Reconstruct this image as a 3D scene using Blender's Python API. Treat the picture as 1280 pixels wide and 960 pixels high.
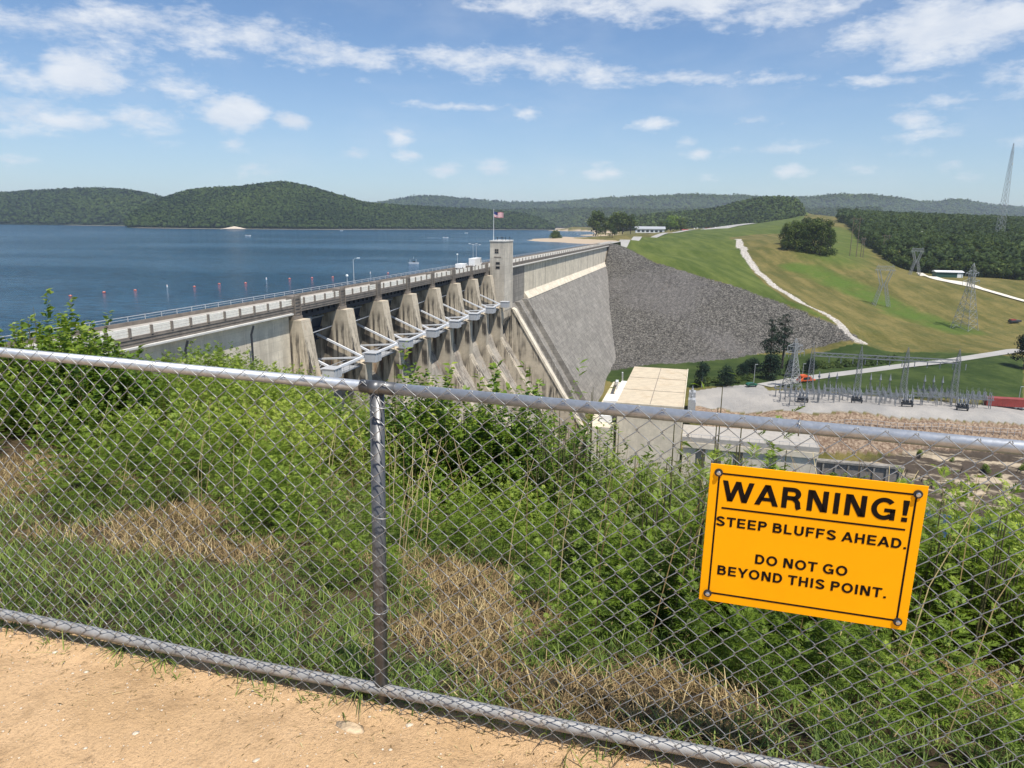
import bpy, math, random
import numpy as np
from mathutils import Matrix, Vector
for o in list(bpy.data.objects): bpy.data.objects.remove(o)
SC = bpy.context.scene; COL = SC.collection
rad = math.radians
rng = np.random.default_rng(7); random.seed(7)

# ------------------------------------------------------------------ camera, sky, sun, exposure
PITCH, ROLL, FPX = rad(12.75), rad(.61), 888.0
def cam_axes():
    cp, sp = math.cos(PITCH), math.sin(PITCH)
    r = np.array([1., 0, 0]); u = np.array([0, sp, cp]); f = np.array([0, cp, -sp])
    c, s = math.cos(ROLL), math.sin(ROLL)
    return r*c+u*s, -r*s+u*c, f
RX, UX, FX = cam_axes()
def ray(x, y): return (x-640)/FPX*RX - (y-480)/FPX*UX + FX        # direction through a point of the 1280x960 frame
cd = bpy.data.cameras.new('camera'); cam = bpy.data.objects.new('camera', cd); COL.objects.link(cam)
cd.sensor_width = 36; cd.lens = FPX/1280*36; cd.clip_start = .05; cd.clip_end = 40000
cam.matrix_world = Matrix([[RX[0], UX[0], -FX[0], 0], [RX[1], UX[1], -FX[1], 0], [RX[2], UX[2], -FX[2], 0], [0, 0, 0, 1]])
SC.camera = cam
SUN_EL = rad(65); SUN_H = np.array([.549, -.836])
SUN_H = SUN_H/np.linalg.norm(SUN_H)
ld = bpy.data.lights.new('sun', 'SUN'); sun = bpy.data.objects.new('sun', ld); COL.objects.link(sun)
ld.energy = 4.8; ld.angle = rad(.53); ld.color = (1, .955, .89)
sd = Vector((SUN_H[0]*math.cos(SUN_EL), SUN_H[1]*math.cos(SUN_EL), math.sin(SUN_EL)))
sun.rotation_euler = sd.to_track_quat('Z', 'Y').to_euler()
SC.view_settings.view_transform = 'Standard'; SC.view_settings.look = 'None'
SC.view_settings.gamma = 1; SC.view_settings.exposure = 0.36; SC.view_settings.use_curve_mapping = False
SC.cycles.max_bounces = 6; SC.cycles.diffuse_bounces = 3; SC.cycles.glossy_bounces = 3
SC.cycles.transmission_bounces = 4; SC.cycles.volume_bounces = 1; SC.cycles.transparent_max_bounces = 8
SC.cycles.use_denoising = True

class NT:
    """small helper that writes node trees"""
    def __init__(s, tree): s.t = tree; s.n = tree.nodes; s.l = tree.links
    def node(s, typ, ins=None, **kw):
        n = s.n.new(typ)
        for k, v in kw.items(): setattr(n, k, v)
        for k, v in (ins or {}).items(): s.set(n.inputs[k], v)
        return n
    def set(s, sock, v):
        if isinstance(v, bpy.types.NodeSocket): s.l.new(v, sock)
        elif isinstance(v, bpy.types.Node): s.l.new(v.outputs[0], sock)
        else: sock.default_value = v
    def math(s, op, a, b=0., c=0., clamp=False):
        return s.node('ShaderNodeMath', {0: a, 1: b, 2: c}, operation=op, use_clamp=clamp).outputs[0]
    def vmath(s, op, a, b=(0, 0, 0)):
        n = s.node('ShaderNodeVectorMath', {0: a, 1: b}, operation=op)
        return n.outputs['Value'] if op in ('LENGTH', 'DOT_PRODUCT') else n.outputs[0]
    def mix(s, f, a, b, mode='MIX'):
        n = s.node('ShaderNodeMix', data_type='RGBA', blend_type=mode)
        s.set(n.inputs[0], f); s.set(n.inputs[6], a); s.set(n.inputs[7], b); return n.outputs[2]
    def noise(s, vec, scale, detail=4, rough=.55, dist=0.):
        n = s.node('ShaderNodeTexNoise', {'Scale': scale, 'Detail': detail, 'Roughness': rough, 'Distortion': dist})
        if vec is not None: s.set(n.inputs['Vector'], vec)
        return n.outputs['Fac']
    def ramp(s, f, lo, hi):
        return s.node('ShaderNodeMapRange', {0: f, 1: lo, 2: hi, 3: 0., 4: 1.}, interpolation_type='SMOOTHSTEP').outputs[0]
def c4(c): return (c[0], c[1], c[2], 1)

w = bpy.data.worlds.new('World'); SC.world = w; w.use_nodes = True
W = NT(w.node_tree)
for n in list(W.n): W.n.remove(n)
sky = W.node('ShaderNodeTexSky', sky_type='NISHITA', sun_disc=False, sun_elevation=SUN_EL,
             sun_rotation=math.atan2(SUN_H[0], SUN_H[1]), altitude=280, air_density=1.0, dust_density=.5, ozone_density=2.5)
gen = W.node('ShaderNodeTexCoord').outputs['Generated']
gen = W.vmath('NORMALIZE', gen)
sp = W.node('ShaderNodeSeparateXYZ', {0: gen})
az = W.math('ARCTAN2', sp.outputs[0], sp.outputs[1]); el = W.math('ARCSINE', sp.outputs[2])
# clouds of the day: az/el of centre, radii (in px of a 24 mm frame), weight
CL = [(60, 30, 150, 26, .60), (200, 32, 120, 24, .66), (330, 45, 85, 26, .85), (395, 66, 75, 20, .78), (450, 76, 70, 18, .62),
      (600, 78, 110, 20, .62), (690, 80, 70, 24, .88), (760, 93, 60, 14, .72), (860, 97, 110, 11, .72), (960, 99, 75, 8, .6), (1110, 101, 100, 7, .5),
      (270, 66, 50, 8, .38), (105, 92, 50, 30, 1.25), (30, 95, 60, 22, .5), (205, 104, 70, 20, .45), (25, 145, 80, 20, .72), (95, 150, 60, 17, .72),
      (178, 148, 52, 27, .62), (293, 145, 42, 25, 1.45), (366, 154, 28, 12, 1.3), (290, 185, 24, 10, .6),
      (700, 5, 150, 16, .75), (850, 2, 170, 22, 1.0), (980, 16, 90, 20, .85), (1050, 10, 60, 14, .6), (905, 34, 28, 10, .6), (665, 14, 40, 14, .45),
      (1180, 34, 118, 38, 1.25), (1250, 20, 90, 34, .9), (1120, 45, 60, 24, .8),
      (580, 134, 66, 7, .75), (497, 169, 24, 13, .85), (445, 192, 24, 10, .85), (512, 193, 26, 9, .8), (555, 211, 26, 11, .85), (617, 211, 28, 13, .9),
      (822, 152, 28, 10, .8), (800, 152, 20, 7, .5), (660, 144, 22, 8, .7), (940, 152, 30, 8, .6), (1138, 150, 28, 12, .85), (1155, 168, 55, 9, .45), (875, 192, 16, 8, .95), (862, 178, 20, 8, .5),
      (950, 187, 90, 8, .5), (760, 217, 40, 9, .7), (985, 215, 28, 10, .8), (883, 218, 16, 7, .55), (1195, 206, 22, 9, .6), (1180, 190, 60, 7, .4), (1215, 220, 20, 8, .5), (1265, 170, 50, 14, .6),
      (330, 215, 55, 8, .5), (740, 205, 40, 6, .3), (1230, 120, 80, 10, .35), (0, 165, 30, 8, .4), (690, 218, 20, 8, .4), (10, 200, 25, 8, .4), (1070, 208, 26, 8, .45),
      (-150, 60, 140, 40, 1.0), (-260, 130, 120, 30, .9), (1450, 70, 160, 30, .9), (1600, 150, 120, 20, .8), (640, -160, 400, 50, .8), (100, -140, 200, 50, .9), (1200, -120, 180, 40, .9)]
wob = W.node('ShaderNodeTexNoise', {'Vector': gen, 'Scale': 9., 'Detail': 7., 'Roughness': .62})
comb = W.node('ShaderNodeCombineXYZ', {0: az, 1: el, 2: 0.}).outputs[0]
wv = W.vmath('SCALE', W.vmath('SUBTRACT', wob.outputs['Color'], (.5, .5, .5)))
W.n[-1].inputs['Scale'].default_value = .022
comb = W.vmath('ADD', comb, wv)
M = None
for (cx, cy, rx, ry, wt) in CL:
    d = ray(cx, cy); d = d/np.linalg.norm(d)
    a0, e0 = math.atan2(d[0], d[1]), math.asin(d[2])
    q = W.vmath('MULTIPLY', W.vmath('SUBTRACT', comb, (a0, e0, 0)), (FPX*.95/rx, FPX*.95/ry, 0))
    m = W.math('MULTIPLY', W.math('SUBTRACT', 1., W.vmath('LENGTH', q)), wt)
    M = m if M is None else W.math('SMOOTH_MAX', M, m, .12)
flat = W.vmath('MULTIPLY', gen, (1, 1, 2.6))
n1 = W.noise(flat, 16, 9, .60, .2); n2 = W.noise(flat, 70, 6, .6)
dens = W.math('ADD', M, W.math('MULTIPLY', W.math('SUBTRACT', n1, .5), 1.9))
dens = W.math('ADD', dens, W.math('MULTIPLY', W.math('SUBTRACT', n2, .5), .7))
alpha = W.math('POWER', W.ramp(dens, .04, .9), .85)
alpha = W.math('MULTIPLY', alpha, .86)
lowsky = W.ramp(el, 0., .16)
alpha = W.math('MULTIPLY', alpha, W.math('ADD', W.math('MULTIPLY', lowsky, .25), .75))
veil = W.math('MULTIPLY', W.ramp(W.noise(flat, 5, 5, .6), .42, .8), .16)
alpha = W.math('MAXIMUM', alpha, veil)
shade = W.ramp(W.noise(W.vmath('ADD', flat, (0, 0, -.012)), 16, 6, .6, .2), .3, .75)
ccol = W.mix(shade, (6.6, 7.1, 7.9, 1), (8.2, 8.4, 8.7, 1))
skyc = W.mix(W.math('MULTIPLY', W.math('SUBTRACT', 1., W.ramp(el, -.02, .26)), .30), W.mix(1., sky.outputs[0], (.90, 1.02, 1.15, 1), 'MULTIPLY'), (5.3, 6.3, 7.4, 1))
out = W.mix(alpha, skyc, ccol)
bg = W.node('ShaderNodeBackground', {'Color': out, 'Strength': .088})
W.l.new(bg.outputs[0], W.node('ShaderNodeOutputWorld').inputs[0])

# ------------------------------------------------------------------ mesh helpers
def tag(o, label=None, cat=None, group=None, kind=None):
    if label: o['label'] = label
    if cat: o['category'] = cat
    if group: o['group'] = group
    if kind: o['kind'] = kind
    return o
def link(name, data, parent=None, loc=None, rz=0):
    o = bpy.data.objects.new(name, data); COL.objects.link(o)
    if parent is not None: o.parent = parent
    if loc is not None: o.location = loc
    if rz: o.rotation_euler = (0, 0, rz)
    return o
def thing(name, label, cat, loc=(0, 0, 0), rz=0, group=None):
    o = link(name, None, None, loc, rz); o.empty_display_size = .1
    return tag(o, label, cat, group)
def copy_tree(o, parent=None):
    c = o.copy(); COL.objects.link(c)
    if parent is not None: c.parent = parent; c.matrix_parent_inverse = o.matrix_parent_inverse
    for ch in [k for k in CH.get(o.name, [])]:
        cc = copy_tree(ch, c); CH.setdefault(c.name, []).append(cc)
    return c
CH = {}
def np_mesh(name, V, F, mat=None, tint=None, smooth=False, attrs=None):
    """V (n,3), F (m,k) with one k, or a list of such arrays"""
    me = bpy.data.meshes.new(name); V = np.asarray(V, np.float32)
    Fs = F if isinstance(F, list) else [F]
    Fs = [np.asarray(f, np.int32) for f in Fs if len(f)]
    me.vertices.add(len(V)); me.vertices.foreach_set('co', V.ravel())
    idx = np.concatenate([f.ravel() for f in Fs]); tot = np.concatenate([np.full(len(f), f.shape[1], np.int32) for f in Fs])
    st = np.concatenate([[0], np.cumsum(tot)[:-1]]).astype(np.int32)
    me.loops.add(len(idx)); me.loops.foreach_set('vertex_index', idx)
    me.polygons.add(len(tot)); me.polygons.foreach_set('loop_start', st)
    if smooth: me.polygons.foreach_set('use_smooth', np.ones(len(tot), bool))
    at = dict(attrs or {})
    if tint is not None: at['tint'] = tint
    for k, v in at.items():
        a = me.attributes.new(k, 'FLOAT', 'POINT'); a.data.foreach_set('value', np.asarray(v, np.float32))
    me.update(calc_edges=True)
    if mat: me.materials.append(mat)
    return me

class MB:
    """collects plain shapes and builds ONE mesh"""
    def __init__(s): s.v = []; s.f = []; s.m = []; s.cur = 0
    def add(s, vs, fs):
        b = len(s.v); s.v += [tuple(map(float, v)) for v in vs]
        s.f += [tuple(b+i for i in f) for f in fs]; s.m += [s.cur]*len(fs); return s
    def box(s, x0, x1, y0, y1, z0, z1):
        v = [(x, y, z) for z in (z0, z1) for y in (y0, y1) for x in (x0, x1)]
        return s.add(v, [(0, 2, 3, 1), (4, 5, 7, 6), (0, 1, 5, 4), (2, 6, 7, 3), (0, 4, 6, 2), (1, 3, 7, 5)])
    def cbox(s, c, d): return s.box(c[0]-d[0]/2, c[0]+d[0]/2, c[1]-d[1]/2, c[1]+d[1]/2, c[2]-d[2]/2, c[2]+d[2]/2)
    def beam(s, p, q, w_, h=None, up=(0, 0, 1)):
        p, q = np.array(p, float), np.array(q, float); h = h or w_
        d = q-p; L = np.linalg.norm(d); d = d/L; u = np.array(up, float)
        if abs(d@u) > .95: u = np.array([1., 0, 0])
        a = np.cross(d, u); a /= np.linalg.norm(a); u = np.cross(a, d)
        v = [e+a*i*w_/2+u*j*h/2 for e in (p, q) for i, j in ((-1, -1), (1, -1), (1, 1), (-1, 1))]
        return s.add(v, [(0, 1, 2, 3), (7, 6, 5, 4)]+[(i, i+4, (i+1) % 4+4, (i+1) % 4) for i in range(4)])
    def tube(s, pts, r, n=8, cap=True):
        pts = [np.array(p, float) for p in pts]; k = len(pts)
        r = [r]*k if np.isscalar(r) else list(r); b = len(s.v); prev = None
        for i, p in enumerate(pts):
            d = pts[min(i+1, k-1)]-pts[max(i-1, 0)]; d /= max(np.linalg.norm(d), 1e-9)
            u = prev if prev is not None else (np.array([0, 0, 1.]) if abs(d[2]) < .9 else np.array([1., 0, 0]))
            a = np.cross(d, u); a /= max(np.linalg.norm(a), 1e-9); u = np.cross(a, d); prev = u
            for j in range(n):
                t = 2*math.pi*j/n; q = p+r[i]*(math.cos(t)*a+math.sin(t)*u); s.v.append(tuple(q))
        for i in range(k-1):
            for j in range(n):
                s.f.append((b+i*n+j, b+i*n+(j+1) % n, b+(i+1)*n+(j+1) % n, b+(i+1)*n+j)); s.m.append(s.cur)
        if cap:
            s.f.append(tuple(b+j for j in range(n))[::-1]); s.f.append(tuple(b+(k-1)*n+j for j in range(n))); s.m += [s.cur]*2
        return s
    def prism(s, poly, x0, x1, axis=0):
        """poly of (u,v) extruded along axis 0 (x) -> (x,u,v); axis 2 -> (u,v,z); axis 1 -> (u,y,v)"""
        n = len(poly)
        def P(t, p): return (t, p[0], p[1]) if axis == 0 else ((p[0], p[1], t) if axis == 2 else (p[0], t, p[1]))
        v = [P(x0, p) for p in poly]+[P(x1, p) for p in poly]
        return s.add(v, [tuple(range(n)), tuple(range(2*n-1, n-1, -1))]+[(i, (i+1) % n, (i+1) % n+n, i+n)[::-1] for i in range(n)])
    def lathe(s, c, prof, n=12):
        b = len(s.v)
        for (r, z) in prof:
            for j in range(n): t = 2*math.pi*j/n; s.v.append((c[0]+r*math.cos(t), c[1]+r*math.sin(t), c[2]+z))
        for i in range(len(prof)-1):
            for j in range(n): s.f.append((b+i*n+j, b+i*n+(j+1) % n, b+(i+1)*n+(j+1) % n, b+(i+1)*n+j)); s.m.append(s.cur)
        s.f.append(tuple(b+j for j in range(n))[::-1]); s.f.append(tuple(b+(len(prof)-1)*n+j for j in range(n))); s.m += [s.cur]*2
        return s
    def mesh(s, name, mats, smooth=False, bevel=0):
        me = bpy.data.meshes.new(name); me.from_pydata(s.v, [], s.f)
        for m in (mats if isinstance(mats, (list, tuple)) else [mats]): me.materials.append(m)
        me.polygons.foreach_set('material_index', s.m)
        import bmesh
        bm = bmesh.new(); bm.from_mesh(me)
        bmesh.ops.recalc_face_normals(bm, faces=bm.faces)
        if bevel: bmesh.ops.bevel(bm, geom=list(bm.edges), offset=bevel, segments=1, affect='EDGES', clamp_overlap=True)
        bm.to_mesh(me); bm.free()
        if smooth: me.polygons.foreach_set('use_smooth', [True]*len(me.polygons))
        return me
    def build(s, name, mats, parent=None, loc=None, rz=0, smooth=False, bevel=0):
        o = link(name, s.mesh(name, mats, smooth, bevel), parent, loc, rz)
        if parent is not None: CH.setdefault(parent.name, []).append(o)
        return o

# ------------------------------------------------------------------ materials
def material(name, fn):
    m = bpy.data.materials.new(name); m.use_nodes = True; t = NT(m.node_tree)
    p = t.n['Principled BSDF']; fn(t, p); return m
def plain(name, col, rough=.6, metal=0., var=.12, scale=6., bump=0., dirt=None):
    def f(t, p):
        co = t.node('ShaderNodeTexCoord').outputs['Object']
        n = t.noise(co, scale, 5, .6)
        c = t.mix(t.ramp(n, .25, .75), c4([x*(1-var) for x in col]), c4([min(1, x*(1+var)) for x in col]))
        if dirt is not None:
            c = t.mix(t.math('MULTIPLY', t.ramp(t.noise(co, scale*.35, 6, .7), .5, .8), dirt[3]), c, c4(dirt[:3]))
        t.set(p.inputs['Base Color'], c); p.inputs['Roughness'].default_value = rough; p.inputs['Metallic'].default_value = metal
        if bump: t.set(p.inputs['Normal'], t.node('ShaderNodeBump', {'Height': n, 'Strength': bump, 'Distance': .05}))
    return material(name, f)
def concrete(name, col, streak=.5, grid=.5, dark=(.07, .062, .055), rust=0., gw=6., gh=1.5):
    def f(t, p):
        co = t.node('ShaderNodeTexCoord').outputs['Object']; s = t.node('ShaderNodeSeparateXYZ', {0: co}).outputs
        n = t.noise(co, .35, 6, .6); fine = t.noise(co, 2.5, 6, .65)
        c = t.mix(t.ramp(n, .3, .7), c4([x*.80 for x in col]), c4([x*1.12 for x in col]))
        c = t.mix(t.ramp(fine, .35, .8), c, c4([x*.86 for x in col]))
        h = t.math('ADD', s[0], s[1])
        sv = t.node('ShaderNodeCombineXYZ', {0: s[0], 1: s[1], 2: t.math('MULTIPLY', s[2], .05)}).outputs[0]
        st = t.ramp(t.noise(sv, .8, 6, .75), .44, .56)
        st2 = t.ramp(t.noise(co, .14, 3, .5), .32, .55)
        c = t.mix(t.math('MULTIPLY', t.math('MULTIPLY', st, st2), streak), c, c4(dark))
        if rust:
            r_ = t.ramp(t.noise(t.vmath('ADD', sv, (37, 11, 5)), .8, 4, .6), .60, .70)
            c = t.mix(t.math('MULTIPLY', r_, rust), c, (.30, .13, .05, 1))
        br = t.node('ShaderNodeTexBrick', {'Vector': t.node('ShaderNodeCombineXYZ', {0: h, 1: s[2], 2: 0.}).outputs[0], 'Scale': 1., 'Mortar Size': .05,
                    'Brick Width': gw, 'Row Height': gh, 'Mortar Smooth': .3}, offset=.0)
        t.set(br.inputs['Color1'], (0, 0, 0, 1)); t.set(br.inputs['Color2'], (.38, .38, .38, 1)); t.set(br.inputs['Mortar'], (1, 1, 1, 1))
        c = t.mix(t.math('MULTIPLY', br.outputs[0], grid), c, c4([x*.42 for x in col]))
        t.set(p.inputs['Base Color'], c); p.inputs['Roughness'].default_value = .9
        t.set(p.inputs['Normal'], t.node('ShaderNodeBump', {'Height': fine, 'Strength': .4, 'Distance': .1}))
    return material(name, f)
def leafmat(name, lo, mid, hi, trans=.35, rough=.55, scale=None, spec=.3):
    def f(t, p):
        a = t.node('ShaderNodeAttribute', attribute_name='tint').outputs['Fac']
        c = t.mix(t.ramp(a, 0., .5), c4(lo), c4(mid)); c = t.mix(t.ramp(a, .5, 1.), c, c4(hi))
        if scale:
            co = t.node('ShaderNodeTexCoord').outputs['Object']
            c = t.mix(t.math('MULTIPLY', t.ramp(t.noise(co, scale, 4, .6), .35, .7), .55), c, c4([x*.5 for x in lo]))
        t.set(p.inputs['Base Color'], c); p.inputs['Roughness'].default_value = rough
        p.inputs['Specular IOR Level'].default_value = spec
        if trans:
            tr = t.node('ShaderNodeBsdfTranslucent', {'Color': t.mix(.5, c, (.30, .40, .04, 1))})
            mx = t.node('ShaderNodeMixShader', {0: trans, 1: p.outputs[0], 2: tr.outputs[0]})
            t.l.new(mx.outputs[0], t.n['Material Output'].inputs[0])
    return material(name, f)

def galv(t, p, base=(.52, .54, .56)):
    co = t.node('ShaderNodeTexCoord').outputs['Object']
    n = t.noise(co, 60, 4, .6); v = t.node('ShaderNodeTexVoronoi', {'Vector': co, 'Scale': 90.}).outputs['Color']
    g = t.node('ShaderNodeSeparateXYZ', {0: v}).outputs[0]
    c = t.mix(t.math('MULTIPLY', g, .5), c4(base), c4([x*.7 for x in base]))
    c = t.mix(t.math('MULTIPLY', t.ramp(t.noise(co, 7, 6, .7), .55, .75), .5), c, (.22, .19, .15, 1))
    t.set(p.inputs['Base Color'], c); p.inputs['Metallic'].default_value = .6
    t.set(p.inputs['Roughness'], t.math('ADD', t.math('MULTIPLY', n, .25), .30))
M_GALV = material('galvanised_steel', galv)
M_WIRE = material('galvanised_wire', lambda t, p: galv(t, p, (.37, .375, .37)))
M_POST = material('weathered_post_steel', lambda t, p: galv(t, p, (.15, .15, .15)))
M_PIPE = plain('weathered_grey_pipe', (.34, .33, .31), .6, .35, .2, 20, dirt=(.30, .19, .10, .6))
M_SIGN = plain('orange_yellow_sign_paint', (1.0, .41, .0), .75, 0, .03, 5, dirt=(.72, .27, .0, .35)); M_SIGN.node_tree.nodes['Principled BSDF'].inputs['Specular IOR Level'].default_value = .15
M_BLACK = plain('black_lettering', (.012, .008, .006), .8, 0, .1, 8)
M_BLACK.node_tree.nodes['Principled BSDF'].inputs['Specular IOR Level'].default_value = .1
M_BOLT = plain('bolt_steel', (.55, .55, .55), .25, .9, .1, 40)
M_RUBBER = plain('dark_washer', (.02, .02, .022), .6)
M_CONC = concrete('face_concrete', (.30, .275, .235), .48, .95, (.06, .053, .045))
M_CONCL = concrete('pale_wall_concrete', (.70, .62, .48), .3, .25, (.22, .18, .13))
M_BOX = plain('grey_steel_box', (.40, .41, .42), .6, 0, .12, .8, dirt=(.2, .19, .17, .5))
M_PIER = concrete('pier_concrete', (.54, .46, .34), 1.1, .30, (.05, .043, .035), .55, 8., 2.4)
M_TOWER = concrete('tower_concrete', (.60, .54, .44), .30, .50, (.13, .11, .09), 0., 4.4, 2.4)
M_CHUTE = concrete('chute_concrete', (.36, .32, .26), .6, .45, (.09, .07, .055), .4)
M_ROADC = plain('deck_pavement', (.36, .33, .285), .9, 0, .12, .6)
M_FASC = plain('brown_fascia_concrete', (.20, .17, .14), .9, 0, .25, .8)
M_LEDGE = plain('pale_ledge_concrete', (.60, .58, .53), .8, 0, .12, .7)
M_WHITEB = plain('white_barrier_paint', (.80, .76, .66), .7, 0, .10, 2, dirt=(.35, .30, .24, .35))
M_STEELD = plain('dark_girder_steel', (.022, .025, .032), .7)
M_GATE = plain('dark_blue_gate_steel', (.03, .042, .065), .6, .1, .3, .8)
M_WSTEEL = plain('pale_painted_steel', (.66, .67, .68), .5, 0, .08, 2)
M_GSTEEL = plain('grey_painted_steel', (.33, .34, .35), .6, 0, .15, 2)
M_LATT = plain('lattice_steel', (.30, .31, .31), .6, .2, .15, .5)
M_LATTD = plain('dull_substation_steel', (.19, .20, .21), .6, .2, .15, .5)
M_PORC = plain('grey_porcelain', (.22, .235, .25), .4)
M_DARKEQ = plain('dark_equipment_paint', (.035, .038, .042), .5)
M_ROOF = plain('tan_powerhouse_roof', (.50, .42, .30), .85, 0, .12, .35, dirt=(.38, .25, .11, .6))
M_PWALL = concrete('powerhouse_wall_concrete', (.68, .59, .44), .12, .3, (.3, .25, .18), 0, 7, 5)
M_WHITE = plain('white_paint', (.75, .75, .73), .5)
M_GREENP = plain('dark_green_siding', (.015, .07, .05), .6)
M_RED = plain('rust_red_container_paint', (.26, .04, .03), .6, 0, .2, .4)
M_ORANGE = plain('orange_truck_paint', (.60, .10, .02), .5)
M_GLASS = plain('dark_window_glass', (.02, .025, .03), .1)
M_TYRE = plain('black_tyre', (.015, .015, .015), .8)
M_GREENC = plain('green_car_paint', (.01, .09, .05), .3)
M_WOOD = plain('weathered_pole_wood', (.16, .12, .085), .9, 0, .2, 2)
M_BARK = plain('bark', (.09, .07, .055), .95, 0, .35, 4, .5)
M_BUOY = plain('orange_buoy', (.75, .13, .04), .5)
M_RIPR = plain('rock_pale', (.46, .42, .36), .9, 0, .3, .8, .5)
M_STONED = plain('dirt_coloured_rock', (.50, .37, .23), .95, 0, .3, 40, .4)
M_STONE = plain('limestone_pebble', (.60, .50, .37), .9, 0, .25, 30, .4)
L_FAR = leafmat('far_woodland', (.014, .028, .010), (.050, .076, .018), (.135, .165, .036), 0, .9, None, .05)
L_MID = leafmat('tree_foliage', (.012, .026, .008), (.042, .068, .014), (.115, .145, .030), .15, .7, None, .15)
L_PINE = leafmat('pine_needles', (.008, .018, .012), (.014, .030, .017), (.026, .045, .022), 0, .8, None, .1)
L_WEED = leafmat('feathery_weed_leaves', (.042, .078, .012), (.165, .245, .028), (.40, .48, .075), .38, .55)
L_WEEDD = leafmat('olive_weed_leaves', (.04, .06, .016), (.135, .17, .042), (.30, .33, .10), .32, .6)
L_SHRUB = leafmat('shrub_leaves', (.03, .07, .012), (.12, .20, .022), (.36, .43, .06), .38, .4)
L_GRASS = leafmat('grass_blades', (.045, .09, .018), (.14, .21, .04), (.32, .38, .09), .35, .6)
L_DRY = leafmat('dry_grass_blades', (.08, .048, .022), (.30, .20, .09), (.66, .53, .28), .25, .7)
M_STEM = plain('plant_stem', (.10, .09, .035), .8, 0, .3, 10)

# ------------------------------------------------------------------ dam frame: local x along the dam, local y = upstream, z up
D2 = np.array([.25378, .96726]); W2 = np.array([D2[1], -D2[0]]); O2 = np.array([-37.0, 121.1])
DAM_RZ = math.atan2(D2[1], D2[0])
def dam_w(a, b): return O2 + a*D2 + b*W2          # b positive = downstream
def to_ab(x, y): return (x-O2[0])*D2[0]+(y-O2[1])*D2[1], (x-O2[0])*W2[0]+(y-O2[1])*W2[1]
LAKE = -24.0
def at_z(x, y, z): d = ray(x, y); return d*z/d[2]
def at_D(x, y, D): d = ray(x, y); return d*D        # D = distance along the view axis

# ------------------------------------------------------------------ valley terrain (height from levels surveyed off the picture)
ctl = []
def cz(x, y, z): ctl.append(at_z(x, y, z))
def cD(x, y, D): ctl.append(at_D(x, y, D))
def cab(a, b, z): q = dam_w(a, b); ctl.append(np.array([q[0], q[1], z]))
CREST = [(437, -4), ]
crest_w = [dam_w(415, -4.5), dam_w(437, -4.5)] + [at_D(x, y, D)[:2] for x, y, D in ((782, 299, 680), (797, 295.6, 830), (839, 291.3, 1180), (892, 288.0, 1480), (964, 285.6, 1750), (1010, 284, 1950))]
crest_z = [-14.3, -14.3, -14.2, -14.2, -13.6, -12.0, -6.0, -1.]
for p, z in zip(crest_w, crest_z): ctl.append(np.array([p[0], p[1], z]))
for i in range(2, len(crest_w)):                       # upstream slope of the embankment
    t = crest_w[i]-crest_w[i-1]; t /= np.linalg.norm(t); n_ = np.array([-t[1], t[0]])
    q = crest_w[i]+n_*22; ctl.append(np.array([q[0], q[1], crest_z[i]-3 if i > 3 else -23]))
for a in (-40, 60, 160, 260, 360, 430): cab(a, -25, -45)
for a, b in ((-60, 60), (0, 45), (60, 45), (110, 48), (0, 110), (60, 110), (100, 110), (60, 170), (0, 170), (110, 60)): cab(a, b, -93)
for x, y, z in ((703, 296.3, -22.5), (720, 296.6, -22), (740, 296.5, -20), (760, 295, -17), (785, 292.5, -15), (748, 292, -19), (680, 296, -31), (712, 291.5, -31), (700, 303, -32), (745, 303.5, -34), (725, 300.5, -30), (700, 286, -32), (650, 300, -32), (560, 300, -32), (600, 288, -32)): cz(x, y, z)
for x, y in ((735, 299.5), (755, 300.2), (720, 299.2), (690, 299), (706, 290), (725, 290.5)): cz(x, y, -31)
for x, y, D in ((870, 286.3, 1700), (930, 285.5, 1750), (990, 284.5, 1800), (812, 291, 1320), (845, 289, 1350)): cD(x, y, D)
for a, z in ((437, -15.4), (400, -29), (350, -44), (300, -58), (262, -70), (240, -72), (200, -73), (170, -74)):
    b = max(.5, .62*(-28.5-z)); cab(a, b+.5, z)
for x, y, D in ((790, 313, 525), (850, 337, 470), (900, 352, 440), (940, 366, 420), (1000, 388, 398), (1050, 409, 384),     # upper edge of the rock face
                (920, 299, 900), (930, 315, 700), (945, 338, 560), (970, 360, 480), (1010, 383, 425), (1050, 405, 395), (1075, 425, 372),   # rock gutter
                (850, 310, 700), (880, 322, 610), (900, 303, 900), (870, 300, 930)): cD(x, y, D)
for x, y, z in ((772, 456, -68), (810, 455, -67.5), (860, 453, -67), (950, 442, -65.5), (1020, 434, -64), (1070, 429, -62),
                (870, 475, -65.5), (940, 462, -64), (985, 474, -64.5), (1000, 482, -65), (1080, 475, -65), (1180, 468, -64.5), (1270, 460, -64),
                (870, 500, -66), (880, 508, -66), (940, 500, -65.2), (1000, 500, -65), (1060, 505, -65), (1120, 510, -65), (1200, 515, -65), (1275, 520, -65),
                (900, 508.5, -65.5), (1000, 515, -65), (1120, 521, -65), (1280, 530, -65),
                (1100, 440, -63), (1180, 430, -62.5), (1280, 440, -63), (1130, 455, -64), (1240, 445, -63),
            (880, 509, -65.4), (950, 512.5, -65.2), (1050, 518.5, -65.1), (1085, 520, -65.1), (1160, 524, -65.1), (1200, 526.5, -65.1), (1240, 528.5, -65.1), (940, 549, -77), (1040, 561, -77), (1075, 564, -77), (1155, 569, -77), (1240, 574, -77),
                (900, 541, -76), (1000, 557, -77), (1115, 566, -77), (1200, 571, -77), (1280, 577, -77),
                (1150, 583, -79), (1210, 590, -79), (1280, 596, -79), (1160, 610, -82), (1280, 625, -83), (1030, 640, -90)): cz(x, y, z)
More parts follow.
